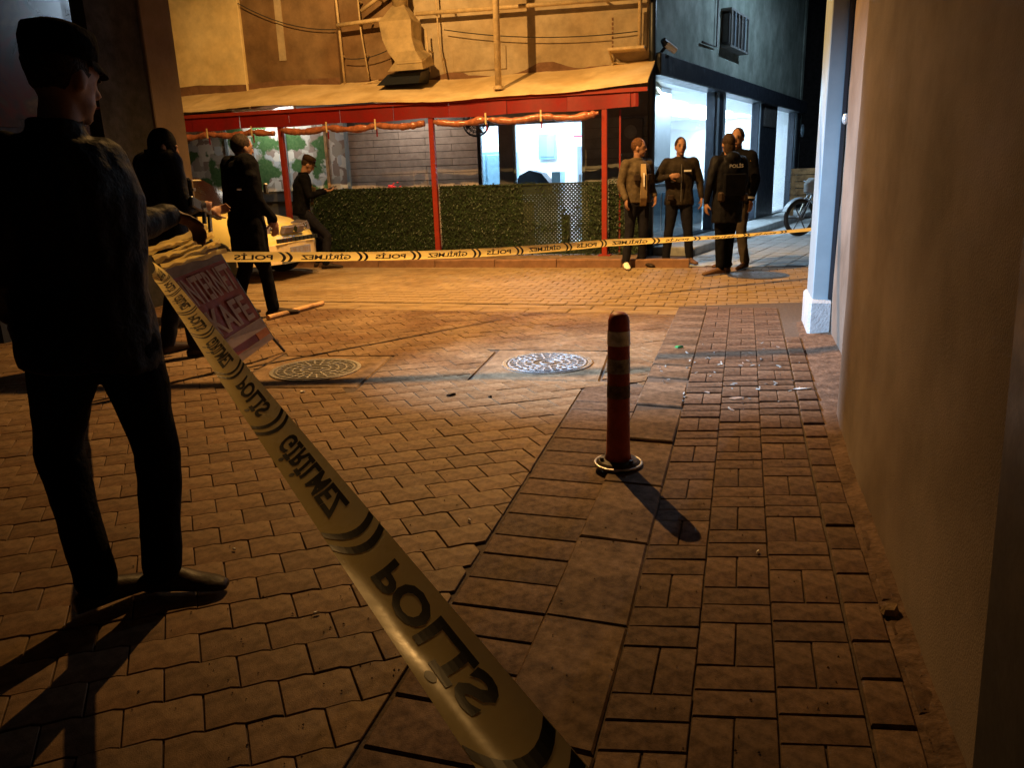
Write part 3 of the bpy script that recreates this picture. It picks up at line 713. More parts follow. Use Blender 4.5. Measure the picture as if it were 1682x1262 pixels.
# wall fan
fn = thing('wall_fan', 'black wall fan hanging from the cladding under the awning', 'fan', tuple(P(-2.2, .8, 2.2)))
fc = P(-2.18, .55, 2.16); ax = (-D+V((0, 0, -.25))+E*.35).normalized(); u_ = ax.cross(UP).normalized(); v_ = ax.cross(u_)
cg = MB()
for r_, o_ in ((.21, 0), (.21, .05), (.205, -.05), (.14, .07), (.07, .08), (.14, -.07)):
    cg.tube([fc+ax*o_+(u_*math.cos(a*math.pi/12)+v_*math.sin(a*math.pi/12))*r_ for a in range(25)], .007, 5)
for k in range(20):
    a = k*math.pi/10; d_ = u_*math.cos(a)+v_*math.sin(a); cg.tube([fc+ax*.09+d_*.02, fc+ax*.07+d_*.14, fc+ax*.0+d_*.215, fc-ax*.07+d_*.14], .004, 4)
cg.build('cage', M['darkmetal'], fn)
for k in range(4):
    a = k*math.pi/2+.3; d_ = u_*math.cos(a)+v_*math.sin(a); e_ = u_*-math.sin(a)+v_*math.cos(a)
    MB().add([fc+d_*.03, fc+d_*.18+e_*.06+ax*.02, fc+d_*.18-e_*.06-ax*.02, fc+d_*.03-ax*.01], [(0, 1, 2), (0, 2, 3)]).build('blade', M['darkmetal'], fn)
MB().tube([fc-ax*.02, fc-ax*.16], [.06, .05], 12).build('motor', M['darkmetal'], fn); MB().tube([fc-ax*.14, P(-2.2, .83, 2.25)], .02, 8).build('bracket', M['darkmetal'], fn)
# round meter box right of the doorway
mtb = thing('meter_box', 'grey wall box with a round dial between the last red post and the corner', 'meter box', tuple(P(.27, .80, 1.72)))
MB().fbox(.10, .46, .76, .83, 1.60, 2.12).build('case', M['framegrey'], mtb, bevel=.01)
MB().tube([P(.27, .757, 1.92), P(.27, .74, 1.92)], .10, 20).build('dial', M['cladgrey'], mtb)
# ------------------------------------------------ pipes and duct on the upper wall
def pipe(label, pts, r_, name='wall_pipe', cat='pipe', mt='pipe', group=None, brackets=True):
    b = thing(name, label, cat, tuple(V(pts[0])), group=group)
    MB().tube(pts, r_, 10).build('tube', M[mt], b, smooth=True)
    if brackets:
        for i in range(len(pts)-1):
            a_, c_ = V(pts[i]), V(pts[i+1]); Ln = (c_-a_).length
            for k in range(max(1, int(Ln/1.1))):
                p_ = a_+(c_-a_)*((k+.5)/max(1, int(Ln/1.1)))
                tw = (p_-O).dot(D); MB().box(p_+D*((.86-tw)/2), E*.012, D*max(.02, (.86-tw)/2), UP*.012).build('bracket', M[mt], b)
    return b
pipe('long pale horizontal pipe running from the duct to the right corner of the wall', [P(-3.15, .66, 3.86), P(.5, .66, 3.80)], .032)
pipe('short pale horizontal pipe left of the exhaust duct', [P(-4.55, .66, 3.80), P(-3.45, .66, 3.84)], .034)
pipe('slanting pale pipe above the short horizontal pipe', [P(-4.1, .66, 3.98), P(-3.5, .66, 4.3)], .03)
pipe('thin vertical pipe left of the duct, ending above the awning', [P(-4.18, .72, 4.6), P(-4.16, .72, 3.7), P(-4.08, .72, 2.98)], .014)
pipe('thin vertical pipe just right of the duct', [P(-2.82, .70, 5), P(-2.80, .70, 3.4), P(-2.72, .70, 2.95)], .013)
pipe('shorter vertical pipe touching the right side of the duct', [P(-2.98, .62, 3.62), P(-2.95, .62, 2.98)], .014)
pipe('thin vertical pipe with a kink at the edge of the brown wall', [P(-4.60, .74, 5), P(-4.56, .74, 3.8), P(-4.57, .80, 2.9)], .022)
pipe('low slanting pipe above the awning left of the duct', [P(-4.5, .7, 2.82), P(-3.9, .7, 2.92)], .014)
pipe('pale vertical pipe at the right corner of the orange wall', [P(.42, .7, 5.2), P(.40, .7, 3.08)], .03)
pl_ = pipe('thick pale pole standing on the awning roof', [P(-1.62, .02, 5.6), P(-1.62, .0, 2.60)], .052, name='flue_pole', cat='pole', brackets=False)
MB().tube([P(-1.62, 0, 2.58), P(-1.62, 0, 2.63)], .075, 12).build('flange', M['pipe'], pl_)
br_ = thing('wall_bracket', 'pale triangular steel bracket at the right end of the orange wall', 'bracket', tuple(P(.2, .7, 3.1)))
MB().box(P(.22, .68, 3.10), E*.27, D*.17, UP*.018).build('shelf_bar', M['pipe'], br_); MB().tube([P(-.03, .55, 3.09), P(-.02, .8, 2.95), P(.48, .8, 2.86)], .02, 6).build('strut', M['galv'], br_)
MB().tube([P(-.02, .8, 3.1), P(-.02, .8, 2.9)], .015, 6).build('strut', M['galv'], br_)
du = thing('exhaust_duct', 'big bent sheet metal exhaust duct coming down to the awning roof', 'duct', tuple(P(-3.35, .6, 2.8)))
MB().tube([P(-3.36, .55, 5.4), P(-3.36, .55, 3.95)], .125, 18).build('round_pipe', M['galv'], du, smooth=True)
for z in (4.1, 4.6): MB().tube([P(-3.36, .55, z-.02), P(-3.36, .55, z+.02)], .135, 18).build('collar', M['galv'], du)
def rc(s, t, z, a, b, tilt=0): return [P(s-a, t-b, z-tilt), P(s+a, t-b, z-tilt), P(s+a, t+b, z+tilt), P(s-a, t+b, z+tilt)]
MB().loft([rc(-3.36, .55, 3.97, .10, .10), rc(-3.36, .50, 3.72, .27, .22)]).build('funnel', M['galv'], du)
MB().loft([rc(-3.36, .50, 3.72, .27, .22), rc(-3.34, .48, 3.46, .25, .20)]).build('box_section', M['galv'], du)
MB().loft([rc(-3.34, .48, 3.46, .25, .20, 0), rc(-3.24, .40, 3.28, .23, .20, .03), rc(-3.08, .30, 3.14, .21, .2, .08)]).build('elbow', M['galv'], du)
MB().loft([rc(-3.10, .32, 3.16, .22, .21, .06), rc(-3.16, .36, 3.02, .30, .25, .06)], cap=False).build('mouth', M['galv'], du)
MB().loft([rc(-3.22, .42, 2.98, .28, .22, .05), rc(-3.36, .45, 2.80, .36, .22, .02)]).build('hood_base', M['darkmetal'], du)
for k, (a_, b_, sg) in enumerate(((P(-6.4, .7, 4.3), P(-4.6, .7, 3.75), .12), (P(-2.7, .7, 3.6), P(.4, .72, 3.35), .10), (P(-4.5, .75, 3.3), P(-3.5, .7, 3.45), .08))):
    wr_ = thing('wire', ('thin sagging wire across the brown wall at upper left', 'thin sagging wire below the long horizontal pipe', 'short sagging wire left of the exhaust duct')[k], 'wire', tuple(a_))
    MB().tube([a_.lerp(b_, i/14)-UP*sg*4*(i/14)*(1-i/14) for i in range(15)], .008, 5).build('strand', M['cable'], wr_)
# corner downpipe and wall lamp
dp = pipe('dark downpipe on the corner between the restaurant and the shop', [P(.585, .80, 6.2), P(.585, .80, .12)], .055, name='downpipe', mt='darkmetal')
fl_ = thing('corner_floodlight', 'small white floodlight on a dark arm above the shop corner', 'floodlight', tuple(S(.35, .0, 3.15)))
MB().tube([S(.2, .02, 3.0), S(.3, .12, 3.16)], .025, 8).build('arm', M['darkmetal'], fl_); MB().tube([S(.3, .12, 3.20), S(.42, .24, 3.10)], [.06, .05], 12).build('head', M['white'], fl_)
MB().tube([S(.24, .1, 3.25), S(.3, .12, 3.20)], [.045, .06], 12).build('cap', M['darkmetal'], fl_)

# ================================================================== SHOP
sh = thing('shop_building', 'grey plastered corner shop with a dark fascia and brightly lit cool white windows', 'building', tuple(S(6, -.1, 0)))
wm = MB(); wm.sbox(.0, 11.95, -.25, 0, 3.04, 9); wm.build('upper_wall', M['bluegrey'], sh)
MB().sbox(11.7, 11.95, -6, .03, 0, 9).build('end_wall', M['bluegrey'], sh)
fa = MB(); fa.sbox(.0, 12.05, -.2, .16, 2.73, 3.05); fa.build('fascia', M['darkmetal'], sh, bevel=.02)
wm = MB(); wm.sbox(0, 12, -.2, .02, 0, .16); wm.build('base_sill', M['darkmetal'], sh)
for a, b in ((0.0, .12), (3.40, 4.15), (6.95, 7.15), (7.15, 8.85), (11.05, 11.9)):
    MB().sbox(a, b, -.14, .03, .16, 2.73).build('pillar', M['darkmetal'], sh, bevel=.008)
for a, b in ((3.48, 3.62), (3.92, 4.05), (6.97, 7.05), (11.12, 11.3)):
    MB().sbox(a, b, .03, .05, .16, 2.73).build('frame_profile', M['metalpanel'], sh)
MB().sbox(7.4, 8.6, .03, .06, 2.25, 2.66).build('sign_plate', M['framegrey'], sh)
for a, b in ((.12, 3.40), (4.15, 6.95), (8.85, 11.05)):
    MB().sbox(a, b, -.07, -.064, .16, 2.73).build('window_pane', GL, sh)
# interior
SQ = [S(.02, -.2), S(.02, -.5), S(2.3, -.5), S(2.3, -.5)-E*4.0, S(11.6, -4.6), S(11.6, -.2)]
it = MB()
for z0_, z1_ in ((.08, .14), (2.74, 2.80)): it.loft([[p+UP*z0_ for p in SQ], [p+UP*z1_ for p in SQ]])
it.build('interior_floor_and_ceiling', M['interior'], sh)
for i in range(5):
    a_, b_ = SQ[i], SQ[i+1]; dr_ = (b_-a_).normalized(); nn_ = V((dr_.y, -dr_.x, 0))*.04
    MB().loft([[a_+UP*.14, b_+UP*.14, b_+UP*2.74, a_+UP*2.74], [a_+nn_+UP*.14, b_+nn_+UP*.14, b_+nn_+UP*2.74, a_+nn_+UP*2.74]]).build('interior_wall', M['interior'], sh)
MB().sbox(6.9, 7.0, -4.5, -2.6, .14, 2.74).build('interior_wall', M['interior'], sh)
for k in range(5): MB().sbox(2.6+k*1.9, 3.6+k*1.9, -2.6, -1.2, 2.70, 2.735).build('ceiling_light', M['panel'], sh)
lamp('shop_ceiling_light', 'AREA', S(1.3, -.33, 2.66), COOL, 100, S(1.3, -.30, 0), (2.2, .2))
lamp('shop_ceiling_light', 'AREA', S(4.6, -1.6, 2.66), COOL, 430, S(4.6, -1.1, 0), (4.0, 2.0))
lamp('shop_ceiling_light', 'AREA', S(9.4, -1.8, 2.66), COOL, 300, S(9.4, -1.2, 0), (4.0, 2.2))
dc = thing('display_counter', 'white and blue glass display counter behind the first shop window', 'counter', tuple(S(2.2, -1.4, .14)))
MB().sbox(.3, 3.6, -.47, -.22, .14, 1.05).build('base', M['white'], dc); MB().sbox(.3, 3.6, -.47, -.22, 1.05, 1.10).build('top', M['cladgrey'], dc)
for k in range(4): MB().sbox(.4+k*.8, 1.1+k*.8, -.215, -.20, .3, .95).build('panel', M['cyan'], dc)
rg = random.Random(5)
for k in range(11):
    MB().sbox(.4+k*.29, .58+k*.29, -.42, -.28, 1.10, 1.10+rg.uniform(.12, .34)).build('box', M[rg.choice(['cyan', 'white', 'signred', 'metalpanel', 'cladgrey'])], dc)
sv = thing('wall_shelf', 'blue wall shelf unit at the back of the shop', 'shelf', tuple(S(2.6, -4.4, .14)))
MB().sbox(2.6, 5.6, -4.3, -3.9, .14, 1.85).build('carcass', M['cyan'], sv)
for k in range(3): MB().sbox(2.6, 5.6, -3.9, -3.75, .5+k*.45, .54+k*.45).build('board', M['white'], sv)
for k in range(3):
    cb = thing('window_stand', ('low white product stand low behind the first shop window', 'narrow white stand behind the second shop window', 'tall white figure stand behind the last shop window')[k], 'stand', tuple(S((3.0, 5.2, 9.8)[k], -.7, .14)))
    d_ = (3.0, 5.2, 9.8)[k]; hh = (.7, 1.0, 1.9)[k]
    MB().sbox(d_-.3, d_+.3, -.9, -.5, .14, .22).build('foot', M['white'], cb); MB().sbox(d_-.06, d_+.06, -.75, -.65, .22, hh).build('column', M['metalpanel'], cb)
    for z in (.5, .75, 1.0): 
        if z < hh+.1: MB().sbox(d_-.28, d_+.28, -.88, -.52, z, z+.03).build('shelf', M['cyan'], cb)
    if k == 2: MB().ell(S(d_, -.7, 1.85), (.16, .14, .3)).build('head', M['white'], cb, smooth=True)
# switch plates on the inner wall
for k, (d_, z) in enumerate(((2.0, 1.75), (6.3, 1.9))): MB().sbox(d_, d_+.12, (-.495, -4.3)[k], (-.47, -4.26)[k], z, z+.2).build('wall_plate', M['cladgrey'], sh)
# air conditioner in its cage
ac = thing('air_conditioner', 'old grey air conditioner in a barred cage on the shop upper wall', 'air conditioner', tuple(S(4.4, .2, 3.7)))
MB().sbox(3.75, 5.0, .0, .14, 3.62, 4.15).build('case', M['framegrey'], ac, bevel=.02)
for k in range(6): MB().sbox(3.72+k*.25, 3.78+k*.25, .17, .20, 3.56, 4.2).build('bar', M['metalpanel'] if k in (1, 4) else M['cladgrey'], ac)
for z in (3.56, 4.2): MB().sbox(3.68, 5.06, .0, .20, z-.02, z+.02).build('rail', M['cladgrey'], ac)
pipe('thin grey conduit running down beside the air conditioner', [S(3.3, .05, 6), S(3.3, .05, 3.5), S(2.4, .05, 3.48)], .02, name='conduit', mt='framegrey', brackets=False)
rs = thing('round_sign', 'small round blue rimmed sign at the far end of the shop front', 'sign', tuple(S(11.6, .2, 2.25)))
MB().tube([S(11.55, .14, 2.26), S(11.55, .17, 2.26)], .17, 20).build('rim', M['metalpanel'], rs); MB().tube([S(11.55, .171, 2.26), S(11.55, .18, 2.26)], .10, 20).build('disc', M['cyan'], rs)
MB().tube([S(11.55, .03, 2.26), S(11.55, .14, 2.26)], .02, 6).build('arm', M['darkmetal'], rs)
# unlit mass behind the shops so the alley reads dark
bk = thing('rear_house', 'black unlit house wall beyond the shop at the head of the alley', 'building', (12.5, 24, 0))
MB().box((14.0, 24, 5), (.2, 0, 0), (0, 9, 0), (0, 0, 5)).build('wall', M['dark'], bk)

# ================================================================== RIGHT BUILDING
rb_ = thing('right_building', 'brown plastered house wall close on the right of the pavement', 'building', (Wx(3), 3, 0))
WD = V((.30, 1, 0)).normalized(); WN = V((-WD.y, WD.x, 0)); WN = V((-1/math.hypot(1, .3), .3/math.hypot(1, .3), 0))
def WP(y, off=0., z=0.): return V((Wx(y), y, z)) + WN*off
YW = [-2.0+5.85*i/44 for i in range(45)]+[3.90, 3.93, 3.95, 3.97, 4.0]+[4.1+2.2*i/12 for i in range(13)]
rw = MB(); ny, nz_ = len(YW)-1, 34; vs = []
def WS(y): return -.165*smooth((y-3.92)/.05)
for i in range(ny+1):
    for j in range(nz_+1):
        y = YW[i]; z = 5.5*j/nz_
        o_ = .012*noise.noise(V((y*1.1, z*1.1, 0)))+.005*noise.noise(V((y*5, z*5, 3)))
        vs.append(WP(y, o_+WS(y), z))
rw.add(vs, [(i*(nz_+1)+j, (i+1)*(nz_+1)+j, (i+1)*(nz_+1)+j+1, i*(nz_+1)+j+1) for i in range(ny) for j in range(nz_)])
rw.build('wall', M['rightwall'], rb_, smooth=True)
mb = MB(); mb.hexa([WP(-2, -.22, 0), WP(-2, -3, 0), WP(6.3, -3, 0), WP(6.3, -.22, 0), WP(-2, -.22, 5.5), WP(-2, -3, 5.5), WP(6.3, -3, 5.5), WP(6.3, -.22, 5.5)]); mb.build('wall_mass', M['rightwall'], rb_)
# corner pilaster in metal panel with a plinth
def wbox(y0, y1, o0, o1, z0, z1): return MB().hexa([WP(y0, o0, z0), WP(y1, o0, z0), WP(y1, o1, z0), WP(y0, o1, z0), WP(y0, o0, z1), WP(y1, o0, z1), WP(y1, o1, z1), WP(y0, o1, z1)])
pil = wbox(5.86, 6.36, -.17, -.02, .32, 5.5).build('pilaster', M['metalpanel'], rb_, bevel=.006)
wbox(5.80, 6.4, -.17, .005, 0, .335).build('plinth', M['plinth'], rb_, bevel=.02)
wbox(5.83, 5.856, -.155, -.13, .34, 5.5).build('edge_seal', M['darkmetal'], rb_)
kn = at(1389, 195, 5.78); kb_ = MB().ell(kn, (.025, .03, .04)).build('door_knob', M['knob'], rb_, smooth=True)
# near door frame edge at the right border
mb = MB(); mb.hexa([WP(.2, 0, 0), WP(1.26, 0, 0), WP(1.26, .03, 0), WP(.2, .03, 0), WP(.2, 0, 1.5), WP(1.45, 0, 1.5), WP(1.45, .03, 1.5), WP(.2, .03, 1.5)]); mb.build('door_frame', M['darkmetal'], rb_)

# ================================================================== LEFT BUILDING
lb = thing('left_building', 'dark shop front with glossy poster windows and a brown plastered pier on the left', 'building', (-4.4, 8, 0))
LD = V((.28, .96, 0)).normalized(); LN = V((LD.y, -LD.x, 0))
LC = at(303, 190, 9.6); LC.z = 0
def LP(a, off=0., z=0.): return LC - LD*a + LN*off + UP*z
def lbox(a0, a1, o0, o1, z0, z1): return MB().hexa([LP(a0, o0, z0), LP(a1, o0, z0), LP(a1, o1, z0), LP(a0, o1, z0), LP(a0, o0, z1), LP(a1, o0, z1), LP(a1, o1, z1), LP(a0, o1, z1)])
lbox(0, .50, -3, 0, 0, 7).build('pier', M['leftwall'], lb, bevel=.01)
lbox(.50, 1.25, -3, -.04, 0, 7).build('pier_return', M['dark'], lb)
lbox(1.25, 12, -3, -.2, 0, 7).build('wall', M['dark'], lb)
for k in range(4):
    a = 1.35+k*1.5
    wi = lbox(a, a+1.4, -.2, -.12, .5, 5.2).build('shop_window', M['glossdark'], lb)
    if k < 3: lbox(a+.12, a+1.28, -.12, -.11, 1.9-(.3 if k == 1 else 0), 4.6).build('window_poster', M['poster'], wi)
    lbox(a+1.4, a+1.5, -.2, -.05, 0, 5.2).build('mullion', M['darkmetal'], lb)
# unseen panel added to cut the floodlight's beam
bl = thing('beam_blocker', 'dark unseen panel added beside the left shop front to cut the floodlight beam', 'sign', (-4.2, 4.5, 2.3))
MB().box((-4.05, 4.40, 3.1), (.05, 0, 0), (.0, .42, 0), (0, 0, .95)).build('panel', M['darkmetal'], bl); MB().tube([(-4.05, 4.3, 3.9), (-5.3, 4.3, 3.9)], .03, 8).build('arm', M['darkmetal'], bl)
# lamp bodies
def lampbody(name, label, c, d_, arm):
    t_ = thing(name, label, 'lamp', tuple(c)); d_ = V(d_).normalized(); c = V(c)
    MB().tube([c-d_*.30, c-d_*.06, c-d_*.05, c+d_*.02], [.06, .11, .16, .17], 16, cap=False).build('shade', M['darkmetal'], t_)
    MB().tube([c-d_*.3]+[V(a) for a in arm], .03, 8).build('arm', M['darkmetal'], t_)
lampbody('street_lamp', 'hanging street lamp over the middle of the street', LAMP1, (0, 0, -1), [(-.55, 8.2, 5.9), (-4.2, 8.6, 6.3)])
lampbody('street_lamp', 'second hanging street lamp nearer the restaurant wall', LAMP2, (0, 0, -1), [LAMP2+V((0, 0, .6)), (-4.2, 8.8, 6.4)])
lampbody('side_street_lamp', 'cool white street lamp in the side street hidden by the right building', SLAMP, (0, 0, -1), [SLAMP+V((0, 0, .7)), S(8, 0, 6.6)])
lampbody('led_floodlight', 'cool white led floodlight on an arm of the left shop front', LED, V((2.3, 5.95, .45))-LED, [(-5.0, 4.7, 3.6), (-5.5, 4.6, 3.6)])
# overhead cable: casts the dark line over the paving
oc = thing('overhead_cable', 'thick black cable bundle slung across the street above the picture', 'cable', (-4.4, 7.3, 3.62))
pts = []
for i in range(31):
    u = i/30; x = -4.6+7.2*u; pts.append((x, 7.22+.0*u+.03*math.sin(u*9)+.18*u*u*0, 3.62-.02*math.sin(u*math.pi)))
MB().tube(pts, .026, 8).build('bundle', M['cable'], oc, smooth=True)
#@@ PART 3
# ================================================================== STREET FURNITURE
def manhole(label, cx, cy, z, r_, rot=0., pm='ironrim', grp='round iron manhole covers in the paving'):
    t_ = thing('manhole_cover', label, 'manhole cover', (cx, cy, z), group=grp); c = V((cx, cy, z))
    MB().tube([c+UP*-.012, c+UP*.003], [r_, r_], 40).build('lid', M['iron'], t_)
    rim = MB()
    def ring(r0, r1, z0, z1, n=48):
        vs = []
        for k in range(n):
            a = 2*math.pi*k/n; d_ = V((math.cos(a), math.sin(a), 0)); vs += [c+d_*r0+UP*z0, c+d_*r0+UP*z1, c+d_*r1+UP*z1, c+d_*r1+UP*z0]
        rim.add(vs, [(k*4+j, k*4+j+1, ((k+1) % n)*4+j+1, ((k+1) % n)*4+j) for k in range(n) for j in range(3)])
    ring(r_*1.0, r_*1.09, 0, .008); rim.build('frame_ring', M['ironrim'], t_); rim = MB()
    for f in (.93, .74, .55, .36, .16): ring(r_*f-.006, r_*f+.006, .002, .009)
    for k in range(24):
        a = 2*math.pi*k/24+rot; d_ = V((math.cos(a), math.sin(a), 0)); e_ = V((-d_.y, d_.x, 0))
        for f0, f1 in ((.38, .53), (.57, .72), (.76, .91)):
            if (k % 2 and f0 < .5): continue
            rim.box(c+d_*(r_*(f0+f1)/2)+UP*.0045, d_*(r_*(f1-f0)/2), e_*.006, UP*.0045)
    rim.build('raised_pattern', M[pm], t_)
manhole('dull brown ringed manhole cover, the left of the two in the foreground paving', -1.43, 5.47, .0, .30)
manhole('worn ringed manhole cover with a painted silvery sheen just left of the orange bollard', .26, 5.44, .0, .30, .1, 'ironsheen')
mh = thing('manhole_cover', 'dark smooth manhole cover beside the standing officers', 'manhole cover', (3.17, 9.77, .0), group='round iron manhole covers in the paving')
MB().tube([V((3.17, 9.77, -.01)), V((3.17, 9.77, .008))], .34, 36).build('lid', M['iron'], mh); MB().tube([V((3.17, 9.77, -.01)), V((3.17, 9.77, .004))], .38, 36).build('frame_ring', M['iron'], mh)

# bollard
bz = zsw(.48, 3.32)
BB = V((.478, 3.33, bz)); bo = thing('bollard', 'dark orange flexible bollard with worn white bands, the lower ones coloured as shaded, standing on the kerb', 'bollard', tuple(BB))
prof = [(.0, .105), (.022, .10), (.03, .062), (.06, .055), (.20, .052), (.60, .049), (.68, .047), (.705, .038), (.715, .02)]
MB().tube([BB+UP*z for z, _ in prof[2:]], [r_ for _, r_ in prof[2:]], 28).build('tube', M['bollard'], bo, smooth=True)
MB().tube([BB+UP*.0, BB+UP*.018, BB+UP*.028, BB+UP*.034], [.103, .101, .09, .055], 32).build('foot', M['leather'], bo)
rg_ = MB(); c = BB+UP*.012; n = 40
rg_.tube([c+V((math.cos(2*math.pi*k/n), math.sin(2*math.pi*k/n), 0))*.106 for k in range(n+1)], .007, 8); rg_.build('base_ring', M['ironrim'], bo, smooth=True)
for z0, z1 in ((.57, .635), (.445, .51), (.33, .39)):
    rr = .0505+(.6-z0)*.006; MB().tube([BB+UP*z0, BB+UP*z1], [rr+.001, rr-.0005], 28, cap=False).build('reflective_band', M['reflect' if z0 > .5 else ('reflect_half_shade' if z0 > .4 else 'reflect_full_shade')], bo, smooth=True)
for k in range(3):
    a = 1.2+k*2.1; MB().tube([BB+V((math.cos(a)*.078, math.sin(a)*.078, .02)), BB+V((math.cos(a)*.078, math.sin(a)*.078, .045))], .010, 6).build('bolt', M['iron'], bo)

# ------------------------------------------------ barrier tape
WORDS = ['POLİS', 'GİRİLMEZ']
def tape(name, label, path, across, width, rep, curve=0., words=(.30, .44), flip=False, bold=.012, hh=.6, lift=.0012, first=0, cuts=10, start=.0, sep=.10):
    """path(u)->point, across(u)->unit vector, u in metres along the tape; back side is seen, so the print reads mirrored"""
    L_ = rep; n = max(30, int(L_/.04)); t_ = thing(name, label, 'tape', tuple(path(0)))
    def pt(u, v_, off=0.):
        p = path(u); a = across(u); d_ = (path(u+.01)-path(u-.01)).normalized(); nn = d_.cross(a).normalized()
        if nn.dot(V((0, 0, CZ))-p) < 0: nn = -nn
        c_ = curve(u) if callable(curve) else curve
        return p + a*(v_*width*.5) - nn*(c_*(v_*v_ + (1.3*min(0, v_+.25)**2 if callable(curve) else 0))) + nn*(.0035*noise.noise(V((u*7, v_*.9, 4)))) + nn*off
    mb = MB(); m_ = 9
    vs = [pt(L_*i/n, -1+2*j/(m_-1)) for i in range(n+1) for j in range(m_)]
    mb.add(vs, [(i*m_+j, (i+1)*m_+j, (i+1)*m_+j+1, i*m_+j+1) for i in range(n) for j in range(m_-1)])
    mb.build('film', M['tape'], t_, smooth=True)
    u = start; k = first
    while u < L_-.05:
        wd = WORDS[k % 2]; lw = words[k % 2]
        if u+lw > L_: break
        vs2, fs2 = fit_text(wd, 0, lw, -hh*.92, hh*1.16, cuts=cuts, bold=bold)
        m2 = MB(); m2.add([pt(u+(lw-x if flip else x), -y, lift) for x, y in vs2], fs2); m2.build('print', M['ink'], t_)
        u += lw+.05
        for g_ in range(2):
            if u+.10 > L_: break
            m3 = MB(); vv = []
            for j in range(11):
                v_ = -.98+1.96*j/10; o_ = .03*(1-(v_)**2)+.015*v_
                vv += [pt(u+o_, v_, lift), pt(u+o_+.026, v_, lift)]
            m3.add(vv, [(j*2, j*2+1, j*2+3, j*2+2) for j in range(10)]); m3.build('print_bar', M['ink'], t_)
            u += .055
        u += .07; k += 1
# near tape: from the fallen sign towards the right of the camera
TA = V((-2.40, 5.28, .80)); TB = at(868, 1262, .64)
TL_ = (TB-TA).length+.9; TD = (TB-TA).normalized()
def npath(u): return TA+TD*u+V((0, 0, -.0))
def nacross(u):
    p = npath(u); vd = (p-V((0, 0, CZ))).normalized(); a = vd.cross(TD).normalized()
    if a.dot(cr) < 0: a = -a
    tw = max(0, 1-u/.9)*R(62)+R(6)*math.sin(u*2.1)
    return Matrix.Rotation(tw, 3, TD) @ a
tape('barrier_tape', 'wide yellow police tape sweeping from the fallen sign into the near foreground', npath, lambda u: nacross(u), .086, TL_, curve=lambda u: -.010-.005*math.sin(u*2.3+1), first=1, start=.28, cuts=26, words=(.36, .45), bold=.035, hh=.68)
# far tape: from the sign across the street to the right building
FA = at(362, 422, 5.7); FM = at(1000, 399, 8.4); FB = at(1345, 376, 9.4)
def fpath(u):
    L1_ = (FM-FA).length; L2_ = (FB-FM).length
    if u < L1_: k = u/L1_; p = FA.lerp(FM, k); p = p-UP*(.05*math.sin(k*math.pi))
    else: k = (u-L1_)/L2_; p = FM.lerp(FB, k); p = p-UP*(.02*math.sin(min(k, 1)*math.pi))
    return p
def facross(u):
    d_ = (fpath(u+.02)-fpath(u-.02)).normalized(); a = (UP-d_*UP.dot(d_)).normalized(); tw = R(8)+R(12)*math.sin(u*1.3)+R(38)*smooth((u-3.2)/2.5)
    a = Matrix.Rotation(tw, 3, d_) @ a
    return -a
tape('barrier_tape', 'thin looking yellow police tape strung across the street in front of the officers', fpath, facross, .078, (FM-FA).length+(FB-FM).length-.02, curve=.004, first=0, start=.10, cuts=6, flip=True, bold=.03, hh=.66)

# ------------------------------------------------ fallen advertising board
TLc, TRc, BRc, BLc = at(256, 428, 5.30), at(349, 397, 5.62), at(449, 556, 5.95), at(389, 600, 5.62)
an = thing('pavement_sign', 'tilted red and white internet cafe board leaning over behind the near tape', 'sign', tuple(V((BLc.x, BLc.y, 0))))
def bp(u, v_, o=0.):
    p = TLc.lerp(TRc, u).lerp(BLc.lerp(BRc, u), v_); return p+bn*o
bn = (TRc-TLc).cross(BLc-TLc).normalized(); bn = bn if bn.dot(V((0, 0, CZ))-TLc) > 0 else -bn
def bquad(u0, u1, v0, v1, o, nm, mt, th=.004):
    return MB().hexa([bp(u0, v0, o-th), bp(u1, v0, o-th), bp(u1, v1, o-th), bp(u0, v1, o-th), bp(u0, v0, o), bp(u1, v0, o), bp(u1, v1, o), bp(u0, v1, o)]).build(nm, M[mt], an)
bquad(0, 1, 0, 1, 0, 'panel', 'signred', .02)
bquad(0, 1, 0, .17, .003, 'top_band', 'signdark', .002); bquad(0, 1, .77, .87, .003, 'white_band', 'signwhite', .002); bquad(.72, 1, .87, .94, .003, 'orange_band', 'signorange', .002); bquad(0, 1, .94, 1, .003, 'white_band', 'signwhite', .002)
for a, b in ((0, 0.0), (1, 1.0)): MB().tube([bp(a, -.03, -.01), bp(a, 1.0, -.01)], .011, 6).build('frame_bar', M['darkmetal'], an)
MB().tube([bp(0, 0, -.01), bp(1, 0, -.01)], .011, 6).build('frame_bar', M['darkmetal'], an)
def btext(body, u0, u1, v0, v1):
    vs, fs = fit_text(body, u0, u1, v1, v0, cuts=8, bold=.025); mb = MB(); mb.add([bp(x, y, .006) for x, y in vs], fs); mb.build('lettering', M['signwhite'], an)
btext('INTERNET', .06, .97, .20, .44); btext('KAFE', .10, .92, .50, .74)
rod0 = bp(1, 1, -.01); rod1 = G(467, 577, .012)
MB().tube([bp(.98, .9, -.02), rod1], .011, 8).build('leg', M['darkmetal'], an); MB().tube([bp(.0, .92, -.02), G(395, 612, .012)], .011, 8).build('leg', M['darkmetal'], an)
MB().tube([G(440, 522, .03), G(530, 498, .03)], .026, 10).build('fallen_leg', M['wood'], an)
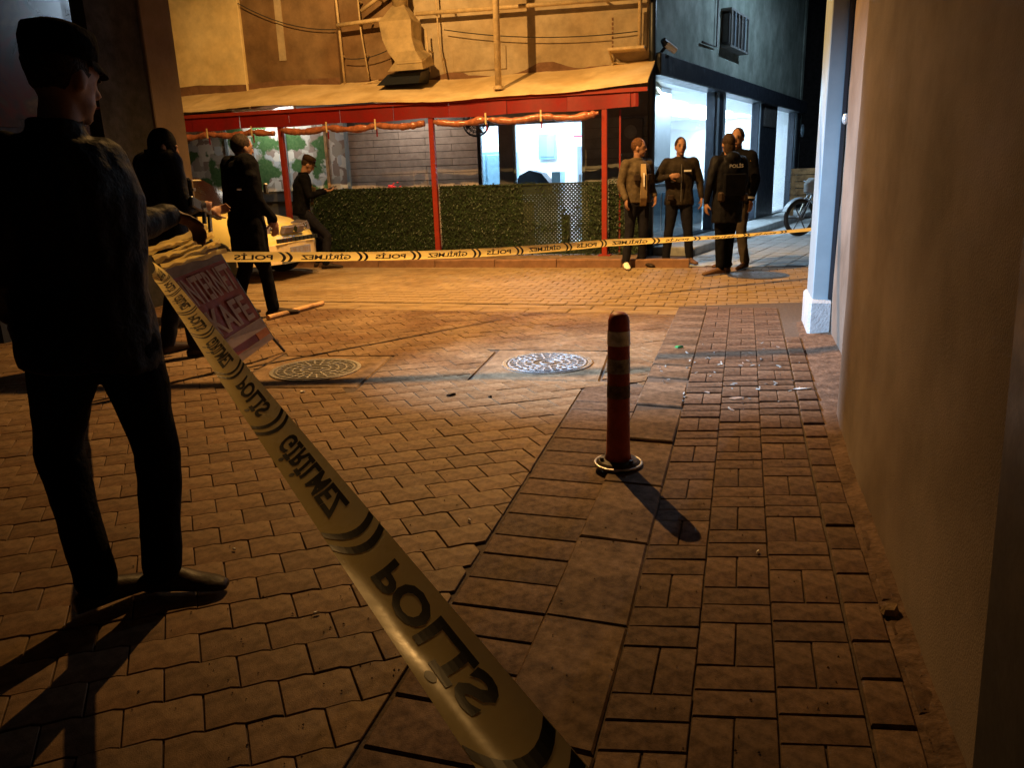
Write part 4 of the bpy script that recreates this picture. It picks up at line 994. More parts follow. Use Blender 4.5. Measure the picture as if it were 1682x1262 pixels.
# crumpled tape knotted round the top of the board
kt = thing('tape_bundle', 'crumpled yellow tape wrapped round the top of the fallen board', 'tape', tuple(TLc))
for k in range(6):
    mb = MB(); vs = []; n = 16; off = .03+.012*k
    for i in range(n+1):
        u = -.06+1.1*i/n; v_ = -.13+.035*k+(u-.5)*.05*(1 if k % 2 else -1)+.016*noise.noise(V((i*.35, k*2.7, 0)))
        wv = .012*noise.noise(V((i*.9, k*3, 7)))
        vs += [bp(u, v_, off+wv), bp(u, v_+.045+.012*noise.noise(V((i*.5, k, 3))), off+wv*.3-.014)]
    mb.add(vs, [(i*2, i*2+1, i*2+3, i*2+2) for i in range(n)]); mb.build('fold', M['tape'], kt, smooth=True)

# ================================================================== PEOPLE
def remesh(mb, name, vox, m_, parent, wr=0., wf=9., smooth=4, seed=0.):
    me = mb.mesh(name); o = bpy.data.objects.new(name, me); COL.objects.link(o)
    r_ = o.modifiers.new('r', 'REMESH'); r_.mode = 'VOXEL'; r_.voxel_size = vox
    s_ = o.modifiers.new('s', 'SMOOTH'); s_.factor = .5; s_.iterations = smooth
    dg = bpy.context.evaluated_depsgraph_get(); out = bpy.data.meshes.new_from_object(o.evaluated_get(dg)); bpy.data.objects.remove(o); bpy.data.meshes.remove(me)
    if wr:
        ns_ = [(v.index, v.normal.copy()) for v in out.vertices]
        for i, nn in ns_:
            v = out.vertices[i]; p = v.co
            k = noise.noise(V((p.x*wf, p.y*wf, p.z*wf*.45+seed)))+.5*noise.noise(V((p.x*wf*2.3, p.y*wf*2.3, p.z*wf*1.6+seed)))
            v.co = p+nn*(wr*k)
    out.shade_smooth(); out.name = name; out.materials.clear()
    return link(name, out, m_, parent, world=False)
def cap(mb, a, b, r0, r1, n=12, k=5):
    a, b = V(a), V(b); pts = [a.lerp(b, i/k) for i in range(k+1)]; rr = [r0+(r1-r0)*i/k for i in range(k+1)]
    mb.tube(pts, rr, n); mb.ell(a, (r0*.98,)*3, n=10, k=7); mb.ell(b, (r1*.98,)*3, n=10, k=7)
def hand(mb, w_, d_, pn, curl=.45, side=1, s=1.):
    """wrist w_, pointing d_, palm normal pn"""
    d_ = V(d_).normalized(); pn = (V(pn)-d_*V(pn).dot(d_)).normalized(); x = d_.cross(pn)*side; w_ = V(w_)
    mb.ell(w_+d_*.045*s, (.040*s, .050*s, .017*s), (x, d_, pn), 12, 8)
    for i, (o_, L_) in enumerate(((-.030, .075), (-.010, .086), (.011, .080), (.030, .062))):
        p = w_+d_*.078*s+x*o_*s; dd = d_.copy(); r_ = .0095*s
        for j in range(3):
            ang = curl*(.7+.35*j); dd = (dd*math.cos(ang)+pn*math.sin(ang)).normalized(); q_ = p+dd*L_*s*(.45, .32, .25)[j]
            mb.tube([p, q_], [r_, r_*.9], 8); mb.ell(q_, (r_*.92,)*3, n=8, k=6); p = q_; r_ *= .9
    p = w_+d_*.02*s-x*.030*s; dd = (d_*.7-x*.65+pn*.3).normalized()
    for j in range(2):
        q_ = p+dd*.036*s; mb.tube([p, q_], [.0115*s, .010*s], 8); mb.ell(q_, (.010*s,)*3, n=8, k=6); p = q_; dd = (dd+d_*.35+pn*.25).normalized()
def yawm(a): return Matrix.Rotation(a, 3, 'Z')
BASE = dict(hd=(0, .03, 1.635), nk=(0, 0, 1.47), pv=(0, 0, .95), sl=(-.185, 0, 1.42), sr=(.185, 0, 1.42), el=(-.245, -.02, 1.14), er=(.245, -.02, 1.14),
            wl=(-.25, .08, .90), wr=(.25, .08, .90), hl=(-.092, 0, .92), hr=(.092, 0, .92), kl=(-.11, .03, .50), kr=(.11, .03, .50), al=(-.12, 0, .09), ar=(.12, 0, .09), tl=(-.15, .17, .03), tr=(.15, .17, .03))
def person(label, loc, rz, J=None, hy=0., hp=0., top='black', legs='navy', shoe='leather', shoe2=None, hair='hair', hat=None, size=1., vox=.0115, coat=0., hem=.86, collar=True, hood=False, mask=False, hands=((0, 0, -1), (0, 0, -1)), palm=((1, 0, 0), (-1, 0, 0)), curl=.4, wrinkle=.010, bulk=1., face=True, gloves=False, belt=True, legw=1., group=None):
    t_ = thing('person', label, 'person', loc, rz, group)
    j = {k: V(v)*size for k, v in BASE.items()}
    for k, v in (J or {}).items(): j[k] = V(v)
    s = size; sx = (j['sr']-j['sl']).normalized(); fy = UP.cross(sx).normalized(); px_ = (j['hr']-j['hl']).normalized(); pf_ = UP.cross(px_).normalized()
    hm = yawm(hy) @ Matrix.Rotation(hp, 3, 'X'); hx, hyv, hz = hm @ V((1, 0, 0)), hm @ V((0, 1, 0)), hm @ V((0, 0, 1)); h = j['hd']
    # ---- body (one skin surface)
    b = MB()
    b.ell(h+hz*.015*s, (.073*s, .092*s, .112*s), (hx, hyv, hz), 18, 14); b.ell(h-hz*.055*s+hyv*.028*s, (.056*s, .060*s, .060*s), (hx, hyv, hz), 14, 10)
    b.ell(h-hz*.10*s+hyv*.062*s, (.026*s, .022*s, .018*s), (hx, hyv, hz)); b.ell(h+hyv*.090*s-hz*.012*s, (.014*s, .022*s, .028*s), (hx, hyv, hz), 10, 8); b.ell(h+hyv*.105*s-hz*.028*s, (.017*s, .014*s, .012*s), (hx, hyv, hz), 10, 8)
    b.ell(h+hyv*.078*s+hz*.022*s, (.050*s, .018*s, .012*s), (hx, hyv, hz)); b.ell(h+hyv*.082*s-hz*.062*s, (.026*s, .014*s, .008*s), (hx, hyv, hz))
    for q_ in (-1, 1): b.ell(h+hx*q_*.075*s-hyv*.005*s-hz*.012*s, (.010*s, .020*s, .032*s), (hx, hyv, hz), 10, 8)
    cap(b, j['nk']-UP*.03*s, h-hz*.07*s-hyv*.015*s, .056*s, .053*s)
    def ring(c, rx, ry, ax_, ay_, n=18): return [c+ax_*(rx*math.cos(2*math.pi*i/n))+ay_*(ry*math.sin(2*math.pi*i/n)) for i in range(n)]
    pv, nk = j['pv'], j['nk']; sc2 = (j['sl']+j['sr'])/2
    def torso(mb, g_, z0=None, coatlen=0.):
        rows = [(0., .150, .105), (.22, .142, .103), (.5, .155, .112), (.8, .172, .118), (.96, .15, .10), (1.05, .085, .07)]
        rg2 = []
        if coatlen: rg2.append(ring(pv-UP*coatlen*s, (.152+g_*1.1)*s*bulk, (.118+g_)*s, px_, pf_))
        rg2.append(ring(pv-UP*.05*s, (.155+g_)*s*bulk, (.112+g_)*s, px_, pf_))
        for f, rx, ry in rows:
            c = pv.lerp(sc2, f) if f <= 1 else sc2.lerp(nk, .7); ax_ = px_.lerp(sx, f).normalized() if f < 1 else sx
            rg2.append(ring(c, (rx+g_)*s*bulk, (ry+g_)*s, ax_, UP.cross(ax_).normalized()))
        mb.loft(rg2); cap(mb, j['sl'], j['sr'], (.058+g_*.7)*s, (.058+g_*.7)*s)
    torso(b, -.012)
    for q_ in 'lr':
        cap(b, j['s'+q_], j['e'+q_], .046*s, .036*s); cap(b, j['e'+q_], j['w'+q_], .036*s, .026*s)
        cap(b, j['h'+q_], j['k'+q_], .078*s, .052*s); cap(b, j['k'+q_], j['a'+q_], .052*s, .036*s)
        i = 'lr'.index(q_); hand(b, j['w'+q_], hands[i], palm[i], curl, side=-1 if q_ == 'l' else 1, s=s)
        cap(b, j['a'+q_]-UP*.02*s, j['t'+q_], .032*s, .026*s)
    body = remesh(b, 'body', min(vox, .010), M['skin'], t_, smooth=2)
    if face:
        for q_ in (-1, 1):
            MB().ell(h+hyv*.086*s+hx*q_*.031*s+hz*.008*s, (.012*s, .006*s, .006*s), (hx, hyv, hz), 8, 6).build('eye', M['ink'], body, world=False)
            MB().ell(h+hyv*.092*s+hx*q_*.032*s+hz*.030*s, (.019*s, .006*s, .004*s), (hx, hyv, hz), 8, 6).build('eyebrow', M['hair'], body, world=False)
        MB().ell(h+hyv*.097*s-hz*.062*s, (.022*s, .004*s, .004*s), (hx, hyv, hz), 8, 6).build('mouth', M['signred'], body, world=False)
    # ---- trousers
    tr = MB(); tr.loft([ring(pv-UP*.10*s, .150*s*bulk, .112*s, px_, pf_), ring(pv-UP*.02*s, .158*s*bulk, .116*s, px_, pf_), ring(pv+UP*.06*s, .148*s*bulk, .11*s, px_, pf_)])
    for q_ in 'lr':
        hp_ = j['h'+q_]; cap(tr, hp_-UP*.03*s, j['k'+q_], .092*s*bulk, .068*s*legw); cap(tr, j['k'+q_], j['a'+q_]+UP*.01*s, .068*s*legw, .060*s*legw)
    remesh(tr, 'trousers', vox, M[legs], t_, wrinkle*.9, 8, seed=loc[0]*3)
    # ---- jacket
    jk = MB(); torso(jk, .024, coatlen=(.95-hem)+coat)
    for q_ in 'lr':
        cap(jk, j['s'+q_], j['e'+q_], .068*s*bulk, .054*s); wv_ = j['e'+q_].lerp(j['w'+q_], .93); cap(jk, j['e'+q_], wv_, .054*s, .040*s)
    if collar: jk.loft([ring(nk-UP*.03*s, .085*s, .078*s, sx, fy), ring(nk+UP*.035*s, .076*s, .073*s, sx, fy)])
    if hood: jk.ell(nk-fy*.085*s-UP*.01*s, (.11*s, .07*s, .085*s), (sx, fy, UP))
    jo = remesh(jk, 'jacket', vox, M[top], t_, wrinkle, 9, seed=loc[1]*2)
    # ---- shoes
    for i, q_ in enumerate('lr'):
        sm2 = MB(); a_, to = j['a'+q_], j['t'+q_]; d_ = V((to.x-a_.x, to.y-a_.y, 0)); d_ = d_.normalized() if d_.length > .02 else V((0, 1, 0)); xx = d_.cross(UP)
        base = V((a_.x, a_.y, min(a_.z-.06*s, a_.z-.05*s))); gz = a_.z-.085*s+.005
        L_ = V((to.x-a_.x, to.y-a_.y, 0)).length+.05*s
        rows = [(-.075, .030, .05), (-.03, .040, .085), (.05, .042, .085), (L_*.6, .046, .060), (L_*.9, .044, .045), (L_+.02, .028, .030)]
        rr = []
        for u, wd, hh in rows:
            c = V((a_.x, a_.y, 0))+d_*u*s; k = (to.z-.03*s)*max(0, u)/max(.05, L_)
            rr.append([c+xx*(wd*s*math.cos(t2))+UP*(gz+max(0, hh*s*(.5+.5*math.sin(t2)))) for t2 in [2*math.pi*p_/14 for p_ in range(14)]])
        sm2.loft(rr); cap(sm2, V((a_.x, a_.y, gz+.06*s)), V((a_.x, a_.y, gz+.13*s)), .045*s, .045*s)
        remesh(sm2, 'shoe', .009, M[(shoe2 or shoe) if i else shoe], t_, 0, smooth=2)
    # ---- hair / hat
    if hair:
        hb_ = MB(); hb_.ell(h+hz*.032*s-hyv*.014*s, (.080*s, .094*s, .102*s), (hx, hyv, hz), 18, 14)
        if hair == 'long': hb_.ell(h-hz*.05*s-hyv*.05*s, (.075*s, .05*s, .12*s), (hx, hyv, hz), 14, 10)
        me = hb_.mesh('hair'); bm = bmesh.new(); bm.from_mesh(me)
        pn_ = (hyv*.8-hz*.62).normalized(); bmesh.ops.bisect_plane(bm, geom=bm.verts[:]+bm.edges[:]+bm.faces[:], plane_co=h+hyv*.052*s+hz*.035*s, plane_no=pn_, clear_outer=True)
        for v in bm.verts: v.co += V(v.co-h).normalized()*(.005*noise.noise(v.co*45))
        bm.to_mesh(me); bm.free(); me.shade_smooth(); link('hair', me, M['hairb' if hair == 'brown' else 'hair'], t_, world=False)
    if mask:
        mk = MB(); mk.ell(h+hz*.016*s, (.081*s, .100*s, .119*s), (hx, hyv, hz), 18, 14); mk.ell(h-hz*.055*s+hyv*.03*s, (.064*s, .072*s, .070*s), (hx, hyv, hz), 14, 10); cap(mk, nk, h-hz*.06*s, .064*s, .062*s)
        remesh(mk, 'balaclava', .009, M['black'], t_, .002, 12)
        MB().ell(h+hyv*.085*s+hz*.014*s, (.048*s, .019*s, .012*s), (hx, hyv, hz), 12, 8).build('eye_opening', M['skin'], t_, world=False, smooth=True)
    if hat:
        ht = MB(); cz_ = h+hz*.065*s-hyv*.008*s
        ht.loft([ring(cz_-hz*.02*s, .084*s, .102*s, hx, hyv), ring(cz_+hz*.03*s, .088*s, .106*s, hx, hyv), ring(cz_+hz*.062*s, .082*s, .098*s, hx, hyv), ring(cz_+hz*.080*s, .045*s, .055*s, hx, hyv)])
        ho = link('cap', ht.mesh('cap', True), M[hat], t_, world=False)
        vz = MB(); n = 12; a1 = []; a2 = []
        for i in range(n+1):
            a = math.pi*(.12+.76*i/n); a1.append(cz_-hz*.012*s+hx*(.083*s*math.cos(a))+hyv*(.101*s*math.sin(a))); a2.append(cz_-hz*(.035)*s+hx*(.078*s*math.cos(a))+hyv*((.10+.034*math.sin(a))*s*math.sin(a)+.010*s))
        k = n+1; vz.add(a1+a2+[p-hz*.006*s for p in a1]+[p-hz*.006*s for p in a2], [(i, i+1, i+k+1, i+k) for i in range(n)]+[(i+2*k, i+3*k, i+3*k+1, i+2*k+1) for i in range(n)]+[(i+k, i+k+1, i+3*k+1, i+3*k) for i in range(n)])
        vz.build('visor', M[hat], ho, world=False, smooth=True)
    if belt:
        bl_ = MB(); bl_.loft([ring(pv+UP*.02*s, .188*s*bulk, .146*s, px_, pf_), ring(pv+UP*.065*s, .187*s*bulk, .145*s, px_, pf_)], cap=False)
        if coat == 0 and hem > .9: bl_.build('belt', M['leather'], t_, world=False)
    return t_, j, dict(sx=sx, fy=fy, px=px_, pf=pf_, body=body)
def local(loc, rz, p): return Matrix.Rotation(-rz, 3, 'Z') @ (V(p)-V(loc))
def lpart(mb, name, m_, t_, **k): return mb.build(name, M[m_], t_, world=False, **k)
def back_print(t_, j, word, w_=.24, h_=.065, z=1.30, off=.163, s=1.):
    vs, fs = fit_text(word, -w_/2, w_/2, 0, h_, bold=.02); mb = MB(); mb.add([V((x, -off-.0+.25*x*x*4*.1, z+y)) for x, y in vs], fs); lpart(mb, 'back_lettering', 'grey', t_)

# --- foreground man in a peaked cap, seen from behind against the light
FY = 2.3
def fp_(x, y, Y=FY): return at(x, y, Y)
f0 = V((-1.25, 2.3, 0))
def L0(x, y, Y=FY): return fp_(x, y, Y)-f0
J = dict(hd=L0(104, 128, 2.32), nk=L0(92, 215, 2.28), sl=L0(22, 262, 2.20), sr=L0(165, 268, 2.36), pv=L0(140, 520, 2.3), hl=L0(105, 550, 2.26), hr=L0(205, 550, 2.36),
         kl=L0(94, 735, 2.33), kr=L0(258, 740, 2.40), al=L0(152, 925, 2.24), ar=L0(268, 935, 2.34), el=L0(-20, 420, 2.1), wl=L0(20, 520, 2.35), er=L0(215, 372, 2.50), wr=L0(285, 352, 2.72))
J['al'].z = .10; J['ar'].z = .09
J['tl'] = J['al']+V((.12, .12, -.06)); J['tr'] = J['ar']+V((.14, .0, -.06))
wd_ = (L0(330, 372, 2.8)-J['wr'])
person('nearest man in a dark peaked cap and jacket with one arm stretched to the tape', tuple(f0), 0, J, hy=R(-24), hp=R(-8), top='blackgloss', legs='black', shoe='leather', hair='hair', hat='black', vox=.010, coat=.05, hem=.84, wrinkle=.012, bulk=1.14, hands=((.1, .3, -1), tuple(wd_)), palm=((1, 0, 0), (0, -.3, -1)), curl=.9, belt=False, legw=1.06)

def foot(px, py): g_ = G(px, py); return g_
# --- masked officer at the left, holding a rifle
l1 = (-2.66, 6.15, 0); rz = R(-38)
t_, j, f = person('masked officer in a black balaclava holding a short rifle beside the fallen board', l1, rz, dict(er=(.27, .02, 1.15), wr=(.12, .26, 1.18), el=(-.27, .03, 1.17), wl=(.02, .40, 1.12), hd=(0, .06, 1.625), kl=(-.12, .05, .5), al=(-.17, -.04, .09), tl=(-.2, .14, .03), ar=(.16, .02, .09), tr=(.22, .18, .03)), hy=R(-18), hp=R(-8), top='blackgloss', legs='navy', hair=None, mask=True, face=False, bulk=1.14, hands=((-.2, 1, .1), (-.3, 1, -.2)), palm=((1, 0, .3), (-1, 0, .2)), curl=.9, hem=.88, coat=.0, size=1.07)
def rifle(label, loc, rz, a, b):
    r_ = thing('rifle', label, 'rifle', loc, rz); a, b = V(a), V(b); d_ = (b-a).normalized(); x = d_.cross(UP).normalized(); u_ = x.cross(d_)
    c = a.lerp(b, .45)
    lpart(MB().box(c, d_*.17, x*.02, u_*.032), 'receiver', 'framegrey', r_, bevel=.006); lpart(MB().tube([c+d_*.15, b], .010, 8), 'barrel', 'framegrey', r_)
    lpart(MB().box(c+d_*.24, d_*.10, x*.022, u_*.024), 'handguard', 'darkmetal', r_, bevel=.006); lpart(MB().box(c-d_*.30, d_*.12, x*.015, u_*.04), 'stock', 'darkmetal', r_, bevel=.008)
    lpart(MB().box(c+d_*.05-u_*.12, d_*.026+u_*-.01, x*.012, u_*.09), 'magazine', 'framegrey', r_, bevel=.004); lpart(MB().box(c-d_*.10-u_*.07, d_*.018, x*.014, u_*.05), 'grip', 'darkmetal', r_, bevel=.004)
    lpart(MB().box(c+u_*.055, d_*.06, x*.012, u_*.015), 'sight', 'darkmetal', r_)
    return r_
rifle('short black rifle held across the masked officer\'s chest', l1, rz, (.28, .10, 1.20), (-.22, .62, 1.05))
lpart(MB().box((0, .165, 1.22), V((.14, 0, 0)), V((0, .03, 0)), V((0, 0, .17))), 'vest_panel', 'black', t_, bevel=.02); lpart(MB().box((.16, .17, 1.30), V((.03, 0, 0)), V((0, .01, 0)), V((0, 0, .012))), 'name_strip', 'grey', t_)
# --- officer walking, centre left
l2 = (-2.60, 7.85, 0); rz = R(-52)
t_, j, f = person('officer all in black walking past the car with a gold shoulder badge', l2, rz, dict(hd=(0, .05, 1.665), kl=(-.10, -.02, .5), al=(-.11, -.16, .11), tl=(-.12, .0, .03), kr=(.10, .10, .5), ar=(.11, .14, .09), tr=(.12, .32, .03), er=(.26, .05, 1.17), wr=(.24, .20, .97), el=(-.27, -.06, 1.16), wl=(-.27, .06, .92)), hy=R(8), hp=R(-4), top='black', legs='black', hair='hair', size=1.06, bulk=1.6, coat=.22, hem=.84, face=True)
lpart(MB().box((.245, .05, 1.34), V((.006, 0, 0)), V((0, .035, 0)), V((0, 0, .04))), 'shoulder_badge', 'patch', t_, bevel=.003); lpart(MB().box((.232, -.06, 1.28), V((.006, 0, 0)), V((0, .07, 0)), V((0, 0, .008))), 'sleeve_stripe', 'grey', t_)
lpart(MB().box((.235, .02, .86), V((.03, 0, 0)), V((0, .05, 0)), V((0, 0, .09))), 'holster', 'leather', t_, bevel=.01)
# --- officer leaning by the car, with phone / weapon
l3 = (-2.96, 12.3, 0); rz = R(-70)
t_, j, f = person('officer in a dark cap bending over a phone in front of the yellow car', l3, rz, dict(hd=(0, -.06, 1.58), nk=(0, -.14, 1.44), sl=(-.18, -.16, 1.38), sr=(.18, -.16, 1.38), er=(.25, -.10, 1.12), wr=(.10, .16, 1.18), el=(-.25, -.08, 1.12), wl=(-.06, .18, 1.20), pv=(0, -.22, .93), hl=(-.092, -.2, .90), hr=(.092, -.2, .90), kl=(-.14, .06, .5), kr=(.14, .12, .5), al=(-.16, -.02, .09), ar=(.2, .05, .09), tl=(-.18, .16, .03), tr=(.22, .24, .03)), hy=R(0), hp=R(-28), top='black', legs='navy', hair='hair', hat='hair', size=1.0, bulk=1.05, hands=((.2, 1, .1), (-.2, 1, .1)), palm=((0, 0, 1), (0, 0, 1)), curl=.5)
ph = thing('phone', 'small dark phone held by the officer leaning at the yellow car', 'phone', l3, rz); lpart(MB().box((.02, .27, 1.23), V((.036, 0, 0)), V((0, .07, .02)), V((0, -.003, .006))), 'case', 'darkmetal', ph, bevel=.003)
for q_ in (-1, 1): lpart(MB().box((q_*.09, -.005, 1.2), V((.045, 0, 0)), V((0, .02, 0)), V((0, 0, .05))), 'pouch', 'tan', t_, bevel=.01)
lpart(MB().tube([(-.15, -.06, 1.36), (0, -.01, 1.2), (.17, -.07, 1.0)], .022, 8), 'strap', 'tan', t_)
# --- group on the right
l4 = (1.83, 11.02, 0); rz = R(-157)
t_, j, f = person('man in a tan jacket over a cream shirt, leftmost of the right group', l4, rz, dict(er=(.26, -.02, 1.15), wr=(.25, .12, .95), el=(-.26, -.06, 1.14), wl=(-.23, .10, .98), kl=(-.09, .03, .5), kr=(.12, .0, .5), al=(-.10, -.02, .09), ar=(.19, .02, .09), tl=(-.14, .14, .03), tr=(.26, .18, .03)), hy=R(48), top='tan', legs='navy', shoe='leather', shoe2='lightshoe', hair='brown', bulk=1.1, hem=.90, curl=.5, size=1.0)
lpart(MB().loft([[V((x*.04, .148, 1.42)), V((x*.05, .163, 1.2)), V((x*.055, .165, .98)), V((x*.05, .150, .86))] for x in (-1, 1)], cap=False), 'shirt_front', 'cream', t_, smooth=True)
for q_ in (-1, 1): lpart(MB().box((q_*.10, .150, 1.24), V((.042, -.012*q_, 0)), V((0, .018, 0)), V((0, 0, .045))), 'chest_pocket', 'leather', t_, bevel=.01)
lpart(MB().tube([(0, .172, 1.30), (0, .176, 1.12)], .008, 6), 'lanyard', 'white', t_)
l5 = (2.46, 11.22, 0); rz = R(176)
t_, j, f = person('broad man in a dark olive zip jacket with one elbow bent outward', l5, rz, dict(er=(.33, -.01, 1.20), wr=(.17, .21, 1.24), el=(-.29, -.02, 1.15), wl=(-.30, .08, .93), kl=(-.13, .03, .5), kr=(.13, .02, .5), al=(-.17, 0, .09), ar=(.17, 0, .09), tl=(-.22, .15, .03), tr=(.23, .15, .03)), hy=R(4), top='olive', legs='navy', shoe='boot', hair='hair', bulk=1.16, hem=.86, coat=.02, hands=((0, .1, -1), (-1, .3, .1)), palm=((1, 0, 0), (0, -1, 0)), size=1.0)
lpart(MB().box((-.085, .160, 1.31), V((.05, 0, 0)), V((0, .006, 0)), V((0, 0, .012))), 'chest_print', 'grey', t_)
lpart(MB().tube([(0, .165, 1.40), (0, .178, 1.15), (0, .170, .90)], .005, 6), 'zip', 'framegrey', t_)
l6 = (2.82, 10.05, 0); rz = R(18)
t_, j, f = person('officer seen from behind in a long dark coat with grey POLİS lettering', l6, rz, dict(er=(.26, .02, 1.15), wr=(.20, .16, .94), el=(-.27, -.0, 1.15), wl=(-.27, .06, .90), kl=(-.07, .02, .5), kr=(.07, .03, .5), al=(-.11, -.06, .09), ar=(.05, .02, .09), tl=(-.33, -.10, .03), tr=(.10, .18, .03)), hy=R(-10), top='blackgloss', legs='black', shoe='boot', hair='long', bulk=1.2, coat=.20, hem=.86, hood=True, size=.99)
back_print(t_, j, 'POLİS', .20, .055, 1.33, .170)
l7 = (3.10, 10.62, 0); rz = R(128)
t_, j, f = person('officer in black with gold badges and grey trousers facing left in the group', l7, rz, dict(er=(.27, .0, 1.16), wr=(.26, .10, .92), el=(-.27, -.03, 1.16), wl=(-.27, .06, .90), kl=(-.12, .03, .5), kr=(.11, .0, .5), al=(-.18, .0, .09), ar=(.12, -.02, .09), tl=(-.22, .17, .03), tr=(.16, .15, .03)), hy=R(18), top='black', legs='khaki', shoe='boot', hair='hair', bulk=1.14, hem=.86, coat=.04, size=1.04)
lpart(MB().ell((-.235, .03, 1.41), (.012, .03, .034)), 'shoulder_badge', 'patch', t_, smooth=True); lpart(MB().ell((-.11, .160, 1.28), (.028, .010, .034)), 'chest_badge', 'patch', t_, smooth=True)
lpart(MB().tube([(-.272, .055, .955), (-.272, .058, .93)], .044, 12), 'cuff', 'white', t_)
l8 = (-3.08, 8.6, 0); rz = R(150)

# ================================================================== CAR
fcn = V((-2.84, 11.95, 0)); ch_ = E.copy(); cl_ = D.copy()   # heading along the facade
cc = fcn - cl_*.80 - ch_*2.0; crz = math.atan2(ch_.y, ch_.x)
ca = thing('parked_car', 'small yellow hatchback with a cream bumper parked nose out behind the walking officer', 'car', (cc.x, cc.y, 0), crz)
def carloft(rows, name, mt, parent, bevel=0., smooth=True):
    """rows: (x, [(y,z)...] half section) mirrored in y"""
    rings = []
    for x, pr in rows: rings.append([V((x, y, z)) for y, z in pr]+[V((x, -y, z)) for y, z in pr[::-1]])
    return MB().loft(rings).build(name, M[mt], parent, smooth=smooth, world=False)
body_rows = [(-1.95, [(.60, .35), (.68, .55), (.66, .80), (.5, .9)]), (-1.85, [(.74, .25), (.80, .55), (.77, .88), (.60, .95)]), (-.9, [(.78, .2), (.82, .55), (.80, .92), (.66, .97)]), (.6, [(.78, .2), (.82, .55), (.79, .92), (.66, .97)]),
             (1.15, [(.78, .22), (.82, .52), (.77, .84), (.60, .92)]), (1.65, [(.76, .30), (.80, .52), (.73, .73), (.55, .82)]), (1.90, [(.68, .34), (.74, .50), (.66, .64), (.48, .71)]), (1.99, [(.60, .36), (.64, .48), (.58, .56), (.42, .60)])]
cb_ = carloft(body_rows, 'body', 'caryellow', ca)
carloft([(-1.75, [(.66, .93), (.62, .98)]), (-1.35, [(.64, .94), (.56, 1.40)]), (.15, [(.64, .94), (.56, 1.44)]), (.95, [(.66, .93), (.60, .98)])], 'cabin', 'glossdark', ca, smooth=False)
carloft([(-1.40, [(.56, 1.38), (.5, 1.42)]), (-1.0, [(.57, 1.40), (.5, 1.46)]), (.0, [(.57, 1.41), (.5, 1.46)]), (.22, [(.56, 1.38), (.5, 1.41)])], 'roof', 'caryellow', ca)
# bumper wraps the nose
bmp = MB(); ring_ = []
for (x, y) in ((1.45, .83), (1.75, .81), (1.95, .70), (2.07, .45), (2.10, 0), (2.07, -.45), (1.95, -.70), (1.75, -.81), (1.45, -.83)): ring_.append([V((x, y, .24)), V((x, y, .50)), V((x*.93, y*.9, .52)), V((x*.93, y*.9, .22))])
bmp.loft(ring_); bu = bmp.build('bumper', M['carcream'], ca, world=False)
MB().box((2.085, 0, .555), (.02, 0, 0), (0, .52, 0), (0, 0, .028)).build('air_slot', M['darkmetal'], ca, world=False)
for k in range(9): MB().box((2.11, -.44+k*.11, .555), (.008, 0, 0), (0, .012, 0), (0, 0, .026)).build('slat', M['chrome'], ca, world=False)
gr_ = MB().box((2.01, 0, .69), (.035, 0, -.01), (0, .26, 0), (.02, 0, .05)).build('grille', M['lens'], ca, world=False, bevel=.01)
MB().tube([(2.04, 0, .69), (2.065, 0, .69)], .045, 14).build('badge', M['chrome'], ca, world=False)
for q_ in (-1, 1):
    hl_ = MB().hexa([(1.98, q_*.28, .63), (1.90, q_*.70, .64), (1.72, q_*.76, .66), (1.85, q_*.30, .66), (1.985, q_*.28, .75), (1.88, q_*.66, .77), (1.66, q_*.74, .79), (1.80, q_*.30, .77)]).build('headlight', M['lens'], ca, world=False, bevel=.01)
    MB().ell((1.955, q_*.42, .70), (.035, .05, .045)).build('reflector', M['chrome'], hl_, world=False, smooth=True)
pt_ = MB().box((2.115, 0, .40), (.008, 0, 0), (0, .26, 0), (0, 0, .055)).build('number_plate', M['plate'], ca, world=False)
for wd2, x0_, x1_ in (('38', -.22, -.12), ('N', -.07, -.02), ('1691', .04, .24)):
    for ci, c_ in enumerate(wd2):
        cw = (x1_-x0_)/len(wd2); vs_, fs_ = fit_text(c_, x0_+ci*cw+(.018 if c_ == '1' else 0), x0_+(ci+.85)*cw-(.008 if c_ == '1' else 0), -.034, .034, bold=.02); mb = MB(); mb.add([(2.1245, x, .40+y) for x, y in vs_], fs_); mb.build('plate_character', M['signwhite'], pt_, world=False)
MB().box((2.10, 0, .27), (.02, 0, 0), (0, .45, 0), (0, 0, .03)).build('lower_grille', M['cladgrey'], ca, world=False)
for x in (1.32, -1.22):
    for q_ in (-1, 1):
        wv_ = MB().tube([(x, q_*.66, .29), (x, q_*.84, .29)], .29, 24).build('wheel', M['tyre'], ca, world=False)
        MB().tube([(x, q_*.80, .29), (x, q_*.855, .29)], [.19, .17], 16).build('rim', M['chrome'], wv_, world=False)
